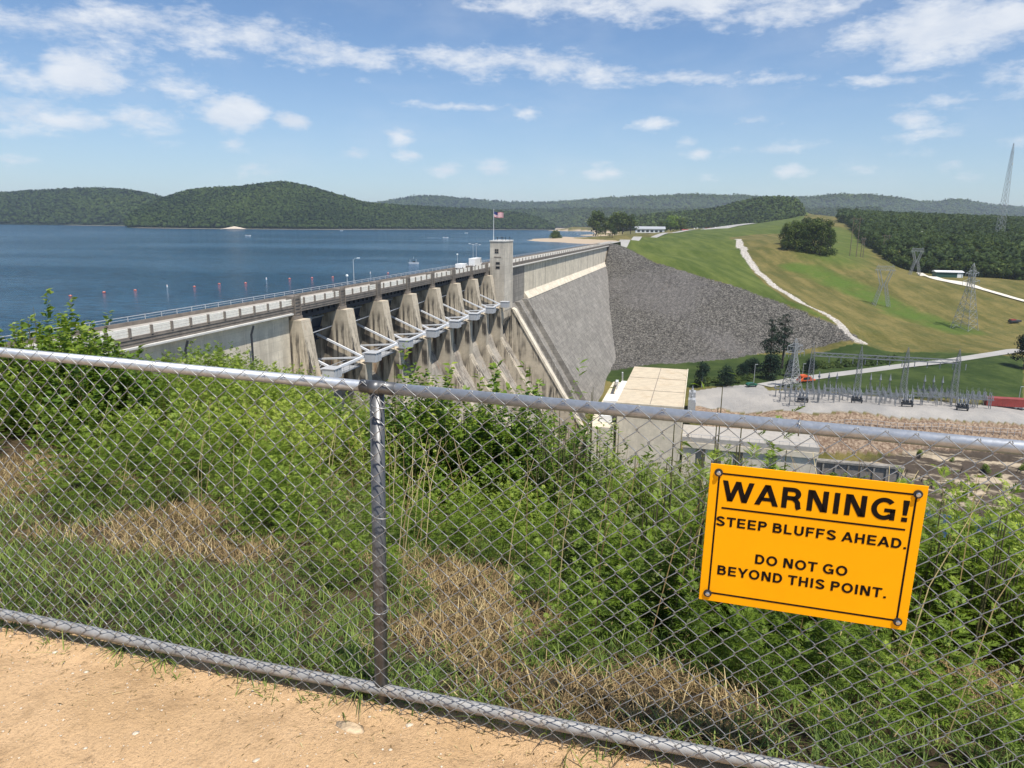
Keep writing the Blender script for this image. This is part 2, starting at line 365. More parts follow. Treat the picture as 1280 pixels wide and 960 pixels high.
for x, y, D in ((1100, 384, 480), (1205, 412, 442), (1143, 345, 610), (1180, 346, 590), (1280, 354, 560), (1230, 348, 575), (1280, 378, 500), (1060, 362, 520),
                (1068, 322, 680), (1110, 325, 660), (1010, 320, 600), (980, 303, 640), (960, 300, 760), (1045, 322, 600), (1000, 291, 1000), (1040, 278, 1250), (1015, 268, 1600), (1000, 262, 1900),
                (1075, 303, 900), (1055, 279, 1250), (1120, 336, 660), (1280, 320, 760), (1200, 310, 850), (1150, 300, 950), (1280, 290, 1200), (1180, 282, 1300), (1100, 277, 1500), (1240, 281, 1700),
                (1500, 360, 560), (1500, 300, 1100), (1500, 450, 420), (1400, 520, 300), (1450, 480, 350), (1420, 590, 220)): cD(x, y, D)
ctl.append(np.array([700, 2600, 25])); ctl.append(np.array([1500, 2300, 15])); ctl.append(np.array([200, 2500, -10])); ctl.append(np.array([-300, 1500, -45]))
ctl = np.array(ctl); SC_ = 8.0
def phi(A, B):
    d2 = (A[:, None, 0]-B[None, :, 0])**2+(A[:, None, 1]-B[None, :, 1])**2
    return np.sqrt(d2+SC_**2)
_K = phi(ctl, ctl); nc = len(ctl)
_A = np.zeros((nc+3, nc+3)); _A[:nc, :nc] = -_K+np.eye(nc)*2.0; _A[:nc, nc] = 1; _A[:nc, nc+1:] = ctl[:, :2]; _A[nc, :nc] = 1; _A[nc+1:, :nc] = ctl[:, :2].T
_w = np.linalg.solve(_A, np.concatenate([ctl[:, 2], [0, 0, 0]]))
def H(x, y):
    x = np.atleast_1d(np.asarray(x, float)); y = np.atleast_1d(np.asarray(y, float)); o = np.empty(x.size)
    X = x.ravel(); Y = y.ravel()
    for i in range(0, X.size, 20000):
        P_ = np.stack([X[i:i+20000], Y[i:i+20000]], 1)
        o[i:i+20000] = -phi(P_, ctl)@_w[:nc]+_w[nc]+P_@_w[nc+1:]
    return o.reshape(x.shape)
def h1(x, y): return float(H([x], [y])[0])
def hit(px, py, lo=150, hi=2600):
    """where the line of sight through a picture point meets the valley terrain"""
    d = ray(px, py); t = np.geomspace(lo, hi, 700); P_ = t[:, None]*d[None]
    g = P_[:, 2]-H(P_[:, 0], P_[:, 1]); k = np.argmax(g < 0)
    if g[k] >= 0: k = 699
    if k == 0: k = 1
    a, b = g[k-1], g[k]; u = a/(a-b) if a != b else 0
    tt = t[k-1]+(t[k]-t[k-1])*u; return d*tt
def inpoly(x, y, poly):
    c = np.zeros(x.shape, bool); n = len(poly)
    for i in range(n):
        x0, y0 = poly[i][0], poly[i][1]; x1, y1 = poly[(i+1) % n][0], poly[(i+1) % n][1]
        k = ((y0 > y) != (y1 > y)); k &= x < (x1-x0)*(y-y0)/(y1-y0+1e-12)+x0; c ^= k
    return c
def hpoly(pts): return [hit(x, y)[:2] for x, y in pts]
def dist_line(x, y, pts):
    d = np.full(x.shape, 1e9)
    for p, q in zip(pts[:-1], pts[1:]):
        p = np.array(p[:2]); q = np.array(q[:2]); v = q-p; L = v@v
        t = np.clip(((x-p[0])*v[0]+(y-p[1])*v[1])/L, 0, 1)
        d = np.minimum(d, np.hypot(x-p[0]-t*v[0], y-p[1]-t*v[1]))
    return d
def vnoise(x, y, s, seed=0):
    """cheap smooth value noise"""
    r = np.random.default_rng(seed); T = r.random((256, 256)); x = x/s+1000; y = y/s+1000
    xi = np.floor(x).astype(int); yi = np.floor(y).astype(int); fx = x-xi; fy = y-yi
    fx = fx*fx*(3-2*fx); fy = fy*fy*(3-2*fy)
    g = lambda i, j: T[(xi+i) % 256, (yi+j) % 256]
    return (g(0, 0)*(1-fx)+g(1, 0)*fx)*(1-fy)+(g(0, 1)*(1-fx)+g(1, 1)*fx)*fy
def fbm(x, y, s, seed=0, o=4):
    v = 0; a = .5; tt = 0
    for i in range(o): v = v+a*vnoise(x, y, s/2**i, seed+i); tt += a; a *= .5
    return v/tt

AZ = np.radians(np.linspace(-14, 48, 820)); RR = np.concatenate([np.geomspace(150, 900, 470), np.geomspace(903, 3600, 190)])
A_, R_ = np.meshgrid(AZ, RR, indexing='ij'); TX = R_*np.sin(A_); TY = R_*np.cos(A_)
TZ = H(TX, TY)
ta, tb = to_ab(TX, TY)
TZ = np.where((ta > -200) & (ta < 434) & (tb < 0), np.minimum(TZ, -33), TZ)        # under the concrete section and the reservoir
RIP = [dam_w(440, -1), *hpoly([(790, 313), (850, 337), (900, 352), (940, 366), (1000, 388), (1050, 409), (1072, 420)]), *hpoly([(1076, 429), (1020, 434.5), (950, 442), (905, 450), (860, 453.5), (810, 456)]), dam_w(235, 27), dam_w(300, 10), dam_w(437, -6)]
wob_ = (fbm(TX, TY, 14, 3)-.5)*6
rip = inpoly(TX+np.where(TY < 500, wob_, 0), TY+np.where(TY < 500, (fbm(TX, TY, 9, 23)-.5)*5, 0), RIP)
GUT = [at_D(920.5, 300, 860)]+[hit(x, y) for x, y in ((930, 316), (945, 338), (970, 360), (1010, 383), (1050, 405), (1074, 426))]
dg = dist_line(TX, TY, GUT)+wob_*.5; gut = dg < np.interp(np.hypot(TX, TY), [380, 450, 600, 900], [4.6, 3.6, 3.0, 3.6])
YARD = hpoly([(862, 509.5), (900, 509.5), (1000, 516), (1120, 522.5), (1279, 531.5)])+[at_z(1500, 560, -65)[:2], at_z(1500, 520, -65)[:2]]+hpoly([(1279, 507), (1232, 507), (1150, 500), (1080, 494), (1010, 489), (960, 488), (952, 480), (905, 483), (866, 489)])
yard = inpoly(TX, TY, YARD)
BANK = hpoly([(862, 510), (900, 510), (1000, 517), (1120, 523), (1279, 532)])+[at_z(1500, 565, -65)[:2], at_z(1500, 600, -78)[:2]]+hpoly([(1279, 578), (1200, 573), (1115, 568), (1000, 559), (880, 541)])
bank = inpoly(TX, TY, BANK)
LEDG = hpoly([(1118, 570), (1200, 574), (1279, 579)])+[at_z(1500, 600, -78)[:2], at_z(1500, 700, -84)[:2], at_z(1280, 680, -84)[:2], at_z(1110, 640, -84)[:2]]
ledg = inpoly(TX, TY, LEDG) | ((TY < 235) & (TX > 118) & (TZ < -74))
step_ = np.floor((TZ+fbm(TX, TY, 18, 5)*6)/2.6)*2.6
TZ = np.where(ledg, TZ*.3+step_*.7-1.5+(fbm(TX, TY, 5, 9)-.5)*2, TZ)
TZ = np.where(rip, TZ+(vnoise(TX, TY, 1.6, 4)-.5)*1.1+(vnoise(TX, TY, .8, 14)-.5)*.5, TZ)
TZ = np.where(gut, TZ+.3+(vnoise(TX, TY, 1.3, 6)-.5)*.9, TZ)
TZ = np.where(~(rip | gut | yard | ledg | bank), TZ+(fbm(TX, TY, 40, 8)-.5)*1.2, TZ)
GREEN = [dam_w(440, -1)]+[p for p in crest_w[2:]]+hpoly([(985, 292), (945, 293), (912, 297), (922, 305), (945, 345), (985, 376), (1050, 408)])+hpoly([(1000, 388), (940, 366), (850, 337), (790, 313)])
green = inpoly(TX, TY, GREEN).astype(float)
LOW = hpoly([(745, 470), (772, 457), (950, 443), (1075, 430), (1150, 440), (1279, 448), (1279, 505), (1150, 498), (1000, 486), (870, 484)])
low = inpoly(TX, TY, LOW).astype(float)
STR = [hit(x, y) for x, y in ((1005, 335), (1040, 350), (1075, 366), (1115, 383), (1150, 400), (1190, 411))]
ds = dist_line(TX, TY, STR); stripe = np.clip(1.5-ds/14+(fbm(TX, TY, 20, 12)-.5)*1.2, 0, 1)
stripe2 = np.clip(1.4-dist_line(TX, TY, [hit(x, y) for x, y in ((1040, 322), (1060, 300), (1035, 285))])/26, 0, 1)
SAND = (TZ < LAKE+3.6) & (TY > 700) & (TX < TY*.165)
attrs = dict(rip=rip, gut=gut, yard=yard & ~rip, bank=bank & ~yard, ledge=ledg, green=np.clip(green*1.0+stripe*.85+stripe2*.7+low*1.5, 0, 2), low=low, sand=SAND, lush=np.clip(stripe*1.0+stripe2*.45, 0, 1))
na, nr = TX.shape; I = np.arange(na*nr).reshape(na, nr)
TF = np.stack([I[:-1, :-1], I[1:, :-1], I[1:, 1:], I[:-1, 1:]], -1).reshape(-1, 4)
def m_terr(t, p):
    co = t.node('ShaderNodeTexCoord').outputs['Object']
    def at(n): return t.node('ShaderNodeAttribute', attribute_name=n).outputs['Fac']
    big = t.noise(co, .012, 5, .6); med = t.noise(co, .07, 5, .65); fine = t.noise(co, .9, 5, .7)
    sx = t.node('ShaderNodeMapping', {'Vector': co, 'Rotation': (0, 0, -.55), 'Scale': (1, .13, 1)}).outputs[0]
    mow = t.noise(sx, .09, 5, .65)
    dry = t.mix(t.ramp(mow, .35, .65), (.092, .088, .022, 1), (.185, .148, .050, 1))
    dry = t.mix(t.math('MULTIPLY', t.ramp(med, .45, .7), .6), dry, (.062, .078, .021, 1))
    dry = t.mix(t.math('MULTIPLY', t.ramp(fine, .4, .8), .25), dry, (.26, .22, .11, 1))
    grn = t.mix(t.ramp(mow, .35, .65), (.062, .088, .016, 1), (.116, .138, .032, 1))
    grn = t.mix(t.math('MULTIPLY', t.ramp(med, .5, .75), .5), grn, (.060, .085, .020, 1))
    c = t.mix(t.math('MINIMUM', at('green'), 1.), dry, grn)
    c = t.mix(t.math('MULTIPLY', at('lush'), t.ramp(med, .25, .6)), c, (.085, .128, .022, 1))
    c = t.mix(at('low'), c, t.mix(t.ramp(med, .35, .7), (.030, .050, .012, 1), (.062, .085, .022, 1)))
    tuf = t.noise(co, .38, 6, .8); mw = t.node('ShaderNodeTexWave', {'Vector': co, 'Scale': .085, 'Distortion': 2.2, 'Detail': 3., 'Detail Scale': .25}, bands_direction='DIAGONAL').outputs['Fac']
    c = t.mix(t.math('MULTIPLY', t.ramp(tuf, .40, .62), .42), c, t.mix(1., c, (.52, .60, .50, 1), 'MULTIPLY'))
    c = t.mix(t.math('MULTIPLY', t.ramp(t.noise(co, 1.1, 4, .8), .52, .70), .40), c, t.mix(1., c, (1.45, 1.32, 1.4, 1), 'MULTIPLY'))
    c = t.mix(t.math('MULTIPLY', mw, .20), c, t.mix(1., c, (.70, .76, .65, 1), 'MULTIPLY'))
    v = t.node('ShaderNodeTexVoronoi', {'Vector': co, 'Scale': 1.7}); vb = t.node('ShaderNodeSeparateXYZ', {0: v.outputs['Color']}).outputs[0]
    rk = t.mix(t.math('POWER', vb, 1.6), (.036, .034, .030, 1), (.205, .190, .166, 1))
    rk = t.mix(t.math('MULTIPLY', t.ramp(big, .5, .62), .35), rk, (.17, .158, .15, 1))
    rk = t.mix(t.math('MULTIPLY', t.ramp(med, .62, .8), .5), rk, (.20, .15, .11, 1))
    c = t.mix(at('rip'), c, rk)
    gk = t.mix(vb, (.24, .215, .18, 1), (.56, .52, .46, 1)); c = t.mix(at('gut'), c, gk)
    c = t.mix(at('yard'), c, t.mix(t.ramp(med, .3, .7), (.25, .24, .225, 1), (.36, .335, .30, 1)))
    bk = t.mix(t.math('POWER', vb, 1.3), (.16, .105, .07, 1), (.36, .27, .19, 1)); c = t.mix(at('bank'), c, bk)
    s = t.node('ShaderNodeSeparateXYZ', {0: co}).outputs
    lay = t.noise(t.node('ShaderNodeCombineXYZ', {0: t.math('MULTIPLY', s[0], .05), 1: t.math('MULTIPLY', s[1], .05), 2: s[2]}).outputs[0], .8, 5, .7)
    lg = t.mix(t.ramp(lay, .49, .60), (.07, .055, .042, 1), (.40, .33, .235, 1)); c = t.mix(at('ledge'), c, lg)
    c = t.mix(at('sand'), c, (.42, .33, .23, 1))
    t.set(p.inputs['Base Color'], c); p.inputs['Roughness'].default_value = .95; p.inputs['Specular IOR Level'].default_value = .1
    hh = t.math('ADD', t.math('MULTIPLY', vb, t.math('ADD', t.math('MULTIPLY', at('rip'), 1.), .05)), t.math('MULTIPLY', fine, .4))
    t.set(p.inputs['Normal'], t.node('ShaderNodeBump', {'Height': hh, 'Strength': .8, 'Distance': .8}))
M_TERR = material('valley_ground', m_terr)
terr = link('terrain', np_mesh('terrain', np.stack([TX, TY, TZ], -1).reshape(-1, 3), TF, M_TERR, attrs={k: v.ravel().astype(float) for k, v in attrs.items()}, smooth=True))
tag(terr, kind='structure')
# the ground sheet that carries everything to the horizon
def m_lowland(t, p):
    co = t.node('ShaderNodeTexCoord').outputs['Object']
    t.set(p.inputs['Base Color'], t.mix(t.noise(co, .01, 6, .6), (.02, .035, .015, 1), (.04, .06, .022, 1))); p.inputs['Roughness'].default_value = 1
base = MB().box(-9000, 9000, -600, 12000, -97, -96); tag(base.build('ground', material('lowland', m_lowland)), kind='structure')

# ------------------------------------------------------------------ lake
def m_lake(t, p):
    co = t.node('ShaderNodeTexCoord').outputs['Object']
    a = t.noise(t.node('ShaderNodeMapping', {'Vector': co, 'Rotation': (0, 0, .5), 'Scale': (1, 1.7, 1)}).outputs[0], .42, 4, .6)
    b = t.noise(co, 1.6, 3, .6); big = t.noise(t.node('ShaderNodeMapping', {'Vector': co, 'Scale': (.35, 1.6, 1)}).outputs[0], .006, 4, .6)
    c = t.mix(t.ramp(big, .35, .7), (.012, .062, .125, 1), (.022, .086, .158, 1))
    rp = t.noise(t.node('ShaderNodeMapping', {'Vector': co, 'Rotation': (0, 0, .25), 'Scale': (.55, 1.5, 1)}).outputs[0], .30, 5, .65)
    c = t.mix(t.ramp(rp, .36, .64), t.mix(1., c, (.55, .62, .68, 1), 'MULTIPLY'), t.mix(1., c, (1.7, 1.5, 1.4, 1), 'MULTIPLY'))  # ripple contrast painted into the base colour, standing in for varying sky reflection
    t.set(p.inputs['Base Color'], c); p.inputs['IOR'].default_value = 1.33
    t.set(p.inputs['Roughness'], t.math('ADD', t.math('MULTIPLY', t.ramp(big, .3, .7), .06), .08)); p.inputs['Specular IOR Level'].default_value = .38
    h_ = t.math('ADD', a, t.math('MULTIPLY', b, .25))
    t.set(p.inputs['Normal'], t.node('ShaderNodeBump', {'Height': h_, 'Strength': 1., 'Distance': 3.0}))
M_LAKE = material('lake_water', m_lake)
lk = [tuple(dam_w(-160, -6)), tuple(dam_w(436, -6))]
for i in range(2, len(crest_w)-1):
    lk.append(tuple(crest_w[i]))
lk += [(700, 3200), (1000, 7000), (-5000, 7000), (-5000, 400), (-300, -100)]
lake = link('lake', np_mesh('lake', [(x, y, LAKE) for x, y in lk], np.array([list(range(len(lk)))]), M_LAKE)); tag(lake, kind='structure')
river = link('river', np_mesh('river', [(20, 60, -86), (400, 60, -86), (400, 300, -86), (20, 300, -86)], np.array([[0, 1, 2, 3]]), M_LAKE)); tag(river, kind='structure')
# ------------------------------------------------------------------ concrete dam
def droot(name, label, cat, a=0., b=0., z=0., group=None):
    p = dam_w(a, b); return thing(name, label, cat, (p[0], p[1], z), DAM_RZ, group)
dam = droot('concrete_dam', 'long grey concrete dam with spillway gates and a road along its top', 'dam')
def dprism(mb, prof, a0, a1): return mb.prism([(-b, z) for b, z in prof], a0, a1)      # profile in (downstream, z)
SLOPE = .62
prof = [(-9.5, -15.2), (-.5, -15.2), (-.5, -26.3), (.9, -28.2), (.62*(92-28.5), -92), (-9.5, -92)]
dprism(MB(), prof, -150, -1.7).build('abutment_wall', M_CONCL, dam)
m = MB(); dprism(m, [(-9.5, -15.2), (-.5, -15.2), (-.5, -26.3), (.9, -28.2), (1.4, -28.9), (-9.5, -28.9)], 165, 437)
m.build('upper_wall', M_CONCL, dam)
m = MB(); dprism(m, [(-9.5, -28.92), (1.1, -28.92), (.62*(92-28.5)+.3, -92), (-9.5, -92)], 165, 437); m.build('downstream_face', M_CONC, dam)
m = MB(); dprism(m, [(-9.5, -15.2), (-.52, -15.2), (-.52, -29), (-.3, -29), (.62*(92-29)-.6, -92), (-9.5, -92)], 127.1, 164.9); m.build('stepped_wall', M_CONC, dam)
for a0, w_, hh_, nm in ((150, 1.2, .9, 'wall_rib'), (161.5, 2.6, 2.2, 'wall_rib')):
    m = MB(); dprism(m, [(-1, -28.7), (1.2+hh_*.2, -28.7), (.62*(92-28.5)+hh_, -92), (-1, -92)], a0, a0+w_); m.build(nm, M_CONC, dam)
# monolith joints: dark drain pipes that bend out under the ledge
def drain(a):
    m = MB(); m.tube([(a, -.75, -15.7), (a, -.05, -15.9), (a, .2, -17.0), (a, .3, -28.)] if 0 else [(a, -1.1, -15.65), (a, -.62, -17.0), (a, -.62, -26.4)], .16, 8)
    return m
for i, a in enumerate((-28.5, -4.9-9, -44, -60, -76)): drain(a).build('drain_pipe', M_STEELD, dam)
for a in range(180, 437, 24):
    MB().box(a, a+.2, .45, .56, -26.2, -15.7).build('wall_joint', M_FASC, dam)
m = MB(); dprism(m, [(-.48, -15.6), (.45, -15.55), (.6, -15.45), (.6, -15.22), (-.48, -15.2)], -150, -1.8); m.build('ledge', M_LEDGE, dam)
m = MB(); dprism(m, [(-.48, -15.7), (.45, -15.7), (.6, -15.55), (.6, -15.22), (-.48, -15.2)], 126.2, 436.5); m.build('ledge', M_LEDGE, dam)
m = MB(); m.box(-150, 437, .0, 9.2, -14.9, -14.3); m.build('road_deck', M_ROADC, dam)
m = MB()
for x0_, x1_ in ((-150, 115.3), (126.2, 437)): m.box(x0_, x1_, -.15, -.005, -15.17, -13.95); m.box(x0_, x1_, -.22, -.155, -14.32, -14.22); m.box(x0_, x1_, -.22, -.155, -14.75, -14.68)
m.build('fascia', M_FASC, dam)
m = MB(); m.box(-150, 437, 8.9, 9.2, -14.29, -13.75); m.build('upstream_kerb', M_FASC, dam)
m = MB(); m.tube([(-150, 9.0, -13.05), (437, 9.0, -13.05)], .06, 6); m.tube([(-150, 9.0, -13.4), (437, 9.0, -13.4)], .04, 6); m.build('upstream_rail', M_GSTEEL, dam)
# downstream barrier: pale rails carried by short dark posts
m = MB()
for zz in (-13.75, -13.40, -13.05): m.box(-150, 115.3, -.06, .10, zz-.13, zz+.15)
m.build('barrier_rail', M_WHITEB, dam)
m = MB()
for zz in (-13.62, -13.08): m.box(126.2, 437, -.06, .10, zz-.15, zz+.15)
m.build('barrier_rail', M_WHITEB, dam)
pm = MB().cbox((0, -.12, -13.45), (.34, .26, 1.15)).mesh('barrier_post', M_FASC)
am = MB().tube([(0, 8.98, -14.2), (0, 8.98, -13.05)], .07, 6).mesh('rail_post', M_GSTEEL)
pa = [-66+3.6*i for i in range(50)]+[128+5.2*i for i in range(43)]
for a in pa: link('barrier_post', pm, dam, (a, 0, 0))
for i in range(95): link('rail_post', am, dam, (-66+3.2*i, 0, 0))
m = MB()
for a in np.arange(350, 436, 5.2): m.cbox((a, -.12, -13.45), (.34, .26, 1.15))
tag(m.build('far_barrier_post', M_FASC, dam), kind='stuff')
# spillway: ogee, piers, gates, girders, gate arms
m = MB(); dprism(m, [(-11, -92), (-11, -30.6), (-8, -30.0), (-4, -30.3), (-1, -31.4), (1.2, -33.4), (2.6, -36), (3.6, -39), (35.4, -91.6), (35.4, -92)], -1.5, 124.4); m.build('spillway_chute', M_CHUTE, dam)
def pier_mesh(name, wd=3.0):
    m = MB(); m.prism([(-b, z) for b, z in [(-11, -16.4), (1.7, -16.4), (3.3, -26.4), (5.2, -26.8), (5.2, -36), (6.2, -38.2), (38, -91.5), (-11, -91.5)]], -wd/2, wd/2)
    return m.mesh(name, M_PIER)
pier = pier_mesh('spillway_pier')
for k in range(8):
    a = 16*k
    pr = link('spillway_pier', pier, dam, (a, 0, 0))
    m = MB(); m.cbox((0, .55, -14.4), (1.9, 1.5, 3.9)); m.cbox((0, .62, -16.1), (2.6, 2.0, .5)); m.beam((-.9, -.35, -16.3), (-.9, -.35, -12.2), .12); m.beam((.9, -.35, -16.3), (.9, -.35, -12.2), .12)
    for z_ in np.arange(-16, -12.4, .55): m.beam((-.9, -.35, z_), (.9, -.35, z_), .07)
    o = m.build('hoist_pillar', M_FASC, pr, (0, 0, 0))
    if k == 7: break
    # bay k lies between pier k and k+1
    a0, a1 = a+1.52, 16*(k+1)-1.52; L_ = a1-a0
    m = MB(); pts = [(-1.5-5.5*math.cos(t), -24.5+6.8*math.sin(t)) for t in np.linspace(-1.05, 1.0, 12)]
    pts = [(-6.6+2.2*(1-math.cos((z_+30.2)/13*2.2)), z_) for z_ in np.linspace(-30.2, -17.6, 12)]
    poly = [(-b, z_) for b, z_ in pts]+[(-b+.35, z_) for b, z_ in pts[::-1]]
    m.prism(poly, a0, a1)
    for (b, z_) in pts[1:-1:2]: m.box(a0, a1, -b-.55, -b-.02, z_-.12, z_+.12)
    g = m.build('spillway_gate', M_GATE, dam)
    # radial arms to the trunnion boxes
    for s, at_ in ((-1, a0+.65), (1, a1-.65)):
        m = MB(); T = (at_, -5.3, -25.2)
        m.beam(T, (at_, 4.4, -21.2), .36); m.beam(T, (at_, 5.6, -26.2), .32)
        m.build('gate_arm', M_WSTEEL, dam)
    m = MB(); m.beam((a0+.65, -5.3, -25.3), (a1-.65, -5.0, -25.2), .38); m.build('trunnion_tie', M_WSTEEL, dam)
    # service platform with rails
    m = MB(); m.box(a0, a1, -4.2, -1.4, -27.2, -27.0)
    for y_ in (-4.2, -1.4):
        m.beam((a0, y_, -26.0), (a1, y_, -26.0), .09); m.beam((a0, y_, -26.5), (a1, y_, -26.5), .06)
        for x_ in np.linspace(a0, a1, 7): m.beam((x_, y_, -27), (x_, y_, -26.0), .07)
    m.beam((a0+.3, -1.5, -26.9), (a1-.3, 3.6, -26.8), .12)
    m.build('service_platform', M_GSTEEL, dam)
    m = MB(); m.box(a0, a1, .6, 1.0, -16.6, -14.95); m.box(a0, a1, 3.4, 3.8, -16.8, -14.95); m.box(a0, a1, 7, 7.5, -17.2, -14.95); 
    for x_ in np.linspace(a0+.6, a1-.6, 7): m.box(x_-.12, x_+.12, .2, 7.9, -15.9, -15.0)
    m.build('deck_girder', M_STEELD, dam)
    m = MB(); m.tube([((a0+a1)/2-1.2, 3.2, -17.6), ((a0+a1)/2+1.2, 3.2, -17.6)], .75, 10); m.tube([(a0, 3.2, -17.6), (a1, 3.2, -17.6)], .18, 6); m.build('hoist_drum', M_GSTEEL, dam)
    m = MB(); m.tube([(a0, 1.5, -20.2), (a1, 1.5, -19.6)], .13, 6); m.build('bay_conduit', M_GSTEEL, dam)
bxm = MB().box(-1.35, 1.35, -7.4, -5.1, -26.3, -24.6)
for x_ in (-1.0, 0, 1.0): bxm.box(x_-.1, x_+.1, -7.5, -7.4, -26.2, -24.7)
bxm.box(-1.45, 1.45, -7.55, -4.8, -24.6, -24.45)
bxm = bxm.mesh('trunnion_box', M_BOX, bevel=.04)
for k in range(8): link('trunnion_box', bxm, dam, (16*k, 0, 0))
m = MB(); dprism(m, [(-11, -27.6), (5.3, -28.3), (6.0, -28.9), (45, -91.9), (-11, -91.9)], 124.5, 127); m.build('training_wall', M_PIER, dam)
m = MB(); dprism(m, [(5.3, -28.0), (6.3, -28.5), (45.4, -91.5), (44.8, -91.9), (5.8, -29.1)], 124.2, 127.3); m.build('wall_coping', M_CONCL, dam)
m = MB(); dprism(m, [(-11, -15.2), (-.3, -15.2), (-.3, -27.9), (5.0, -28.1), (5.0, -30.5), (1.2, -36), (-11, -40)], 113.6, 124.3); m.build('tower_base', M_PIER, dam)

# ------------------------------------------------------------------ tower with flag
TWR = droot('elevator_tower', 'square pale concrete tower with small dark windows rising above the dam road', 'tower', 120.75, 2.6, -28)
XF = -5.25
m = MB(); m.box(-5.25, 5.25, -2.45, 2.45, 0, 22.2); m.build('tower_shaft', M_TOWER, TWR)
m = MB(); m.box(-5.4, 5.4, -2.6, 2.6, 22.2, 22.6); m.build('parapet', M_LEDGE, TWR)
def recess(y0, y1, z0, z1, nm='window'):
    f = MB(); f.box(XF-.06, XF-.002, y0-.1, y1+.1, z0-.1, z0); f.box(XF-.06, XF-.002, y0-.1, y1+.1, z1, z1+.1); f.box(XF-.06, XF-.002, y0-.1, y0, z0, z1); f.box(XF-.06, XF-.002, y1, y1+.1, z0, z1)
    o = f.build(nm, M_FASC, TWR); MB().box(XF-.03, XF-.003, y0, y1, z0, z1).build('pane', M_GLASS, o)
for y0 in (-.35, .30):
    for z0 in (18.55, 19.25): recess(y0, y0+.5, z0, z0+.52)
for z0 in (14.95, 13.6): recess(-.8, .45, z0, z0+.75)
m = MB(); m.box(-5.3, -5.252, -1.3, 1.1, 17.1, 17.45); m.build('louvre', M_FASC, TWR)
m = MB()
m = None
for x_, y_ in ((-3, -1.2), (-3, .6), (-3.2, -2.2), (3, 1), (2.5, -2)): MB().tube([(x_, y_, 22.6), (x_, y_, 23.3)], .09, 6).cbox((x_, y_, 23.4), (.35, .35, .3)).build('roof_fitting', M_STEELD, TWR)
p_ = dam_w(117.0, .9)
FP = thing('flagpole', 'thin white flagpole standing on the roof of the tower', 'flagpole', (p_[0], p_[1], -5.42))
MB().tube([(0, 0, 0), (0, 0, 9.6)], [.10, .06], 8).build('pole', M_WHITE, FP); MB().lathe((0, 0, 9.55), [(.02, 0), (.12, .1), (.02, .22)], 8).build('finial', M_WHITE, FP)
FLG = thing('flag', 'American flag flying from the pole on the tower roof', 'flag', (p_[0]+.08, p_[1], 2.0))
m = MB(); M_FR = plain('flag_red', (.45, .02, .03), .7); M_FW = plain('flag_white', (.75, .72, .72), .7); M_FB = plain('flag_blue', (.02, .03, .14), .7)
for i in range(18):
    for j in range(13):
        def fp(i_, j_): x = i_*.17; return (x, .22*math.sin(i_*.55)*min(1, i_/5), -.03*i_+(.13*j_)*1.0-.15*math.sin(i_*.3))
        m.cur = 2 if (i < 7 and j >= 6) else (0 if j % 2 == 0 else 1)
        m.add([fp(i, j), fp(i+1, j), fp(i+1, j+1), fp(i, j+1)], [(0, 1, 2, 3)])
m.build('flag_cloth', [M_FR, M_FW, M_FB], FLG); CH['flag'] = []
MB().tube([(-.06, 0, -.1), (-.06, 0, 1.85)], .02, 5).build('halyard', M_WHITE, FLG)

# ------------------------------------------------------------------ street lamps and vehicles on the dam road
def lamp(a, b, h, label, arm=1, group='street lamps along the dam road'):
    L = droot('street_lamp', label, 'street lamp', a, b, -14.3, group)
    MB().tube([(0, 0, 0), (0, 0, h)], [.10, .06], 8).build('pole', M_BOX, L)
    if arm:
        for s in ((-1,) if arm == 1 else (-1, 1)):
            MB().tube([(0, 0, h-.1), (0, s*.5, h+.25), (0, s*1.0, h+.3)], .04, 6).build('arm', M_BOX, L)
            MB().prism([(s*.9, h+.23), (s*1.6, h+.28), (s*1.55, h+.42), (s*1.0, h+.42)], -.16, .16).build('lamp_head', M_WHITE, L)
    else:
        MB().lathe((0, 0, h), [(.05, 0), (.3, .1), (.28, .35), (.05, .5)], 8).build('lamp_head', M_WHITE, L)
lamp(39.7, -9.4, 6.0, 'pale street lamp with one arm on the dam road, nearest of the lamps')
lamp(36.5, -9.4, 2.4, 'short white post light beside the nearest street lamp on the dam', 0)
lamp(111, -9.4, 4.2, 'single white lamp post left of the twin posts by the parked van', 0)
lamp(127.3, -9.4, 7.0, 'tall two-armed lamp post behind the white van on the dam', 2)
lamp(131, -9.4, 6.6, 'slim lamp post just right of the tall two-armed one behind the van', 2)
def van(a, b, L, hgt, label, name='parked_van', cat='van', rz=0):
    V = droot(name, label, cat, a, b, -14.29)
    wd = 2.1
    m = MB(); m.prism([(-L/2, .45), (L/2, .45), (L/2, 1.2), (L/2-.6, 1.35), (L/2-1.3, hgt), (-L/2, hgt)], -wd/2, wd/2, axis=1)
    m.build('body', M_WHITE, V, bevel=.05)
    MB().box(L/2-2.1, L/2-1.35, -wd/2-.012, wd/2+.012, 1.25, hgt-.25).build('window', M_GLASS, V)
    for x_ in (-L/2+1.0, L/2-1.1):
        for s in (-1, 1): MB().tube([(x_, s*(wd/2-.22), .4), (x_, s*(wd/2+.02), .4)], .4, 12).build('wheel', M_TYRE, V)
van(121.5, -6.6, 8.6, 2.9, 'large white box van parked on the dam road just left of the tower', 'box_van')
van(107.5, -6.8, 6.2, 1.75, 'low white pickup parked on the dam road behind the box van', 'pickup_truck', 'pickup')

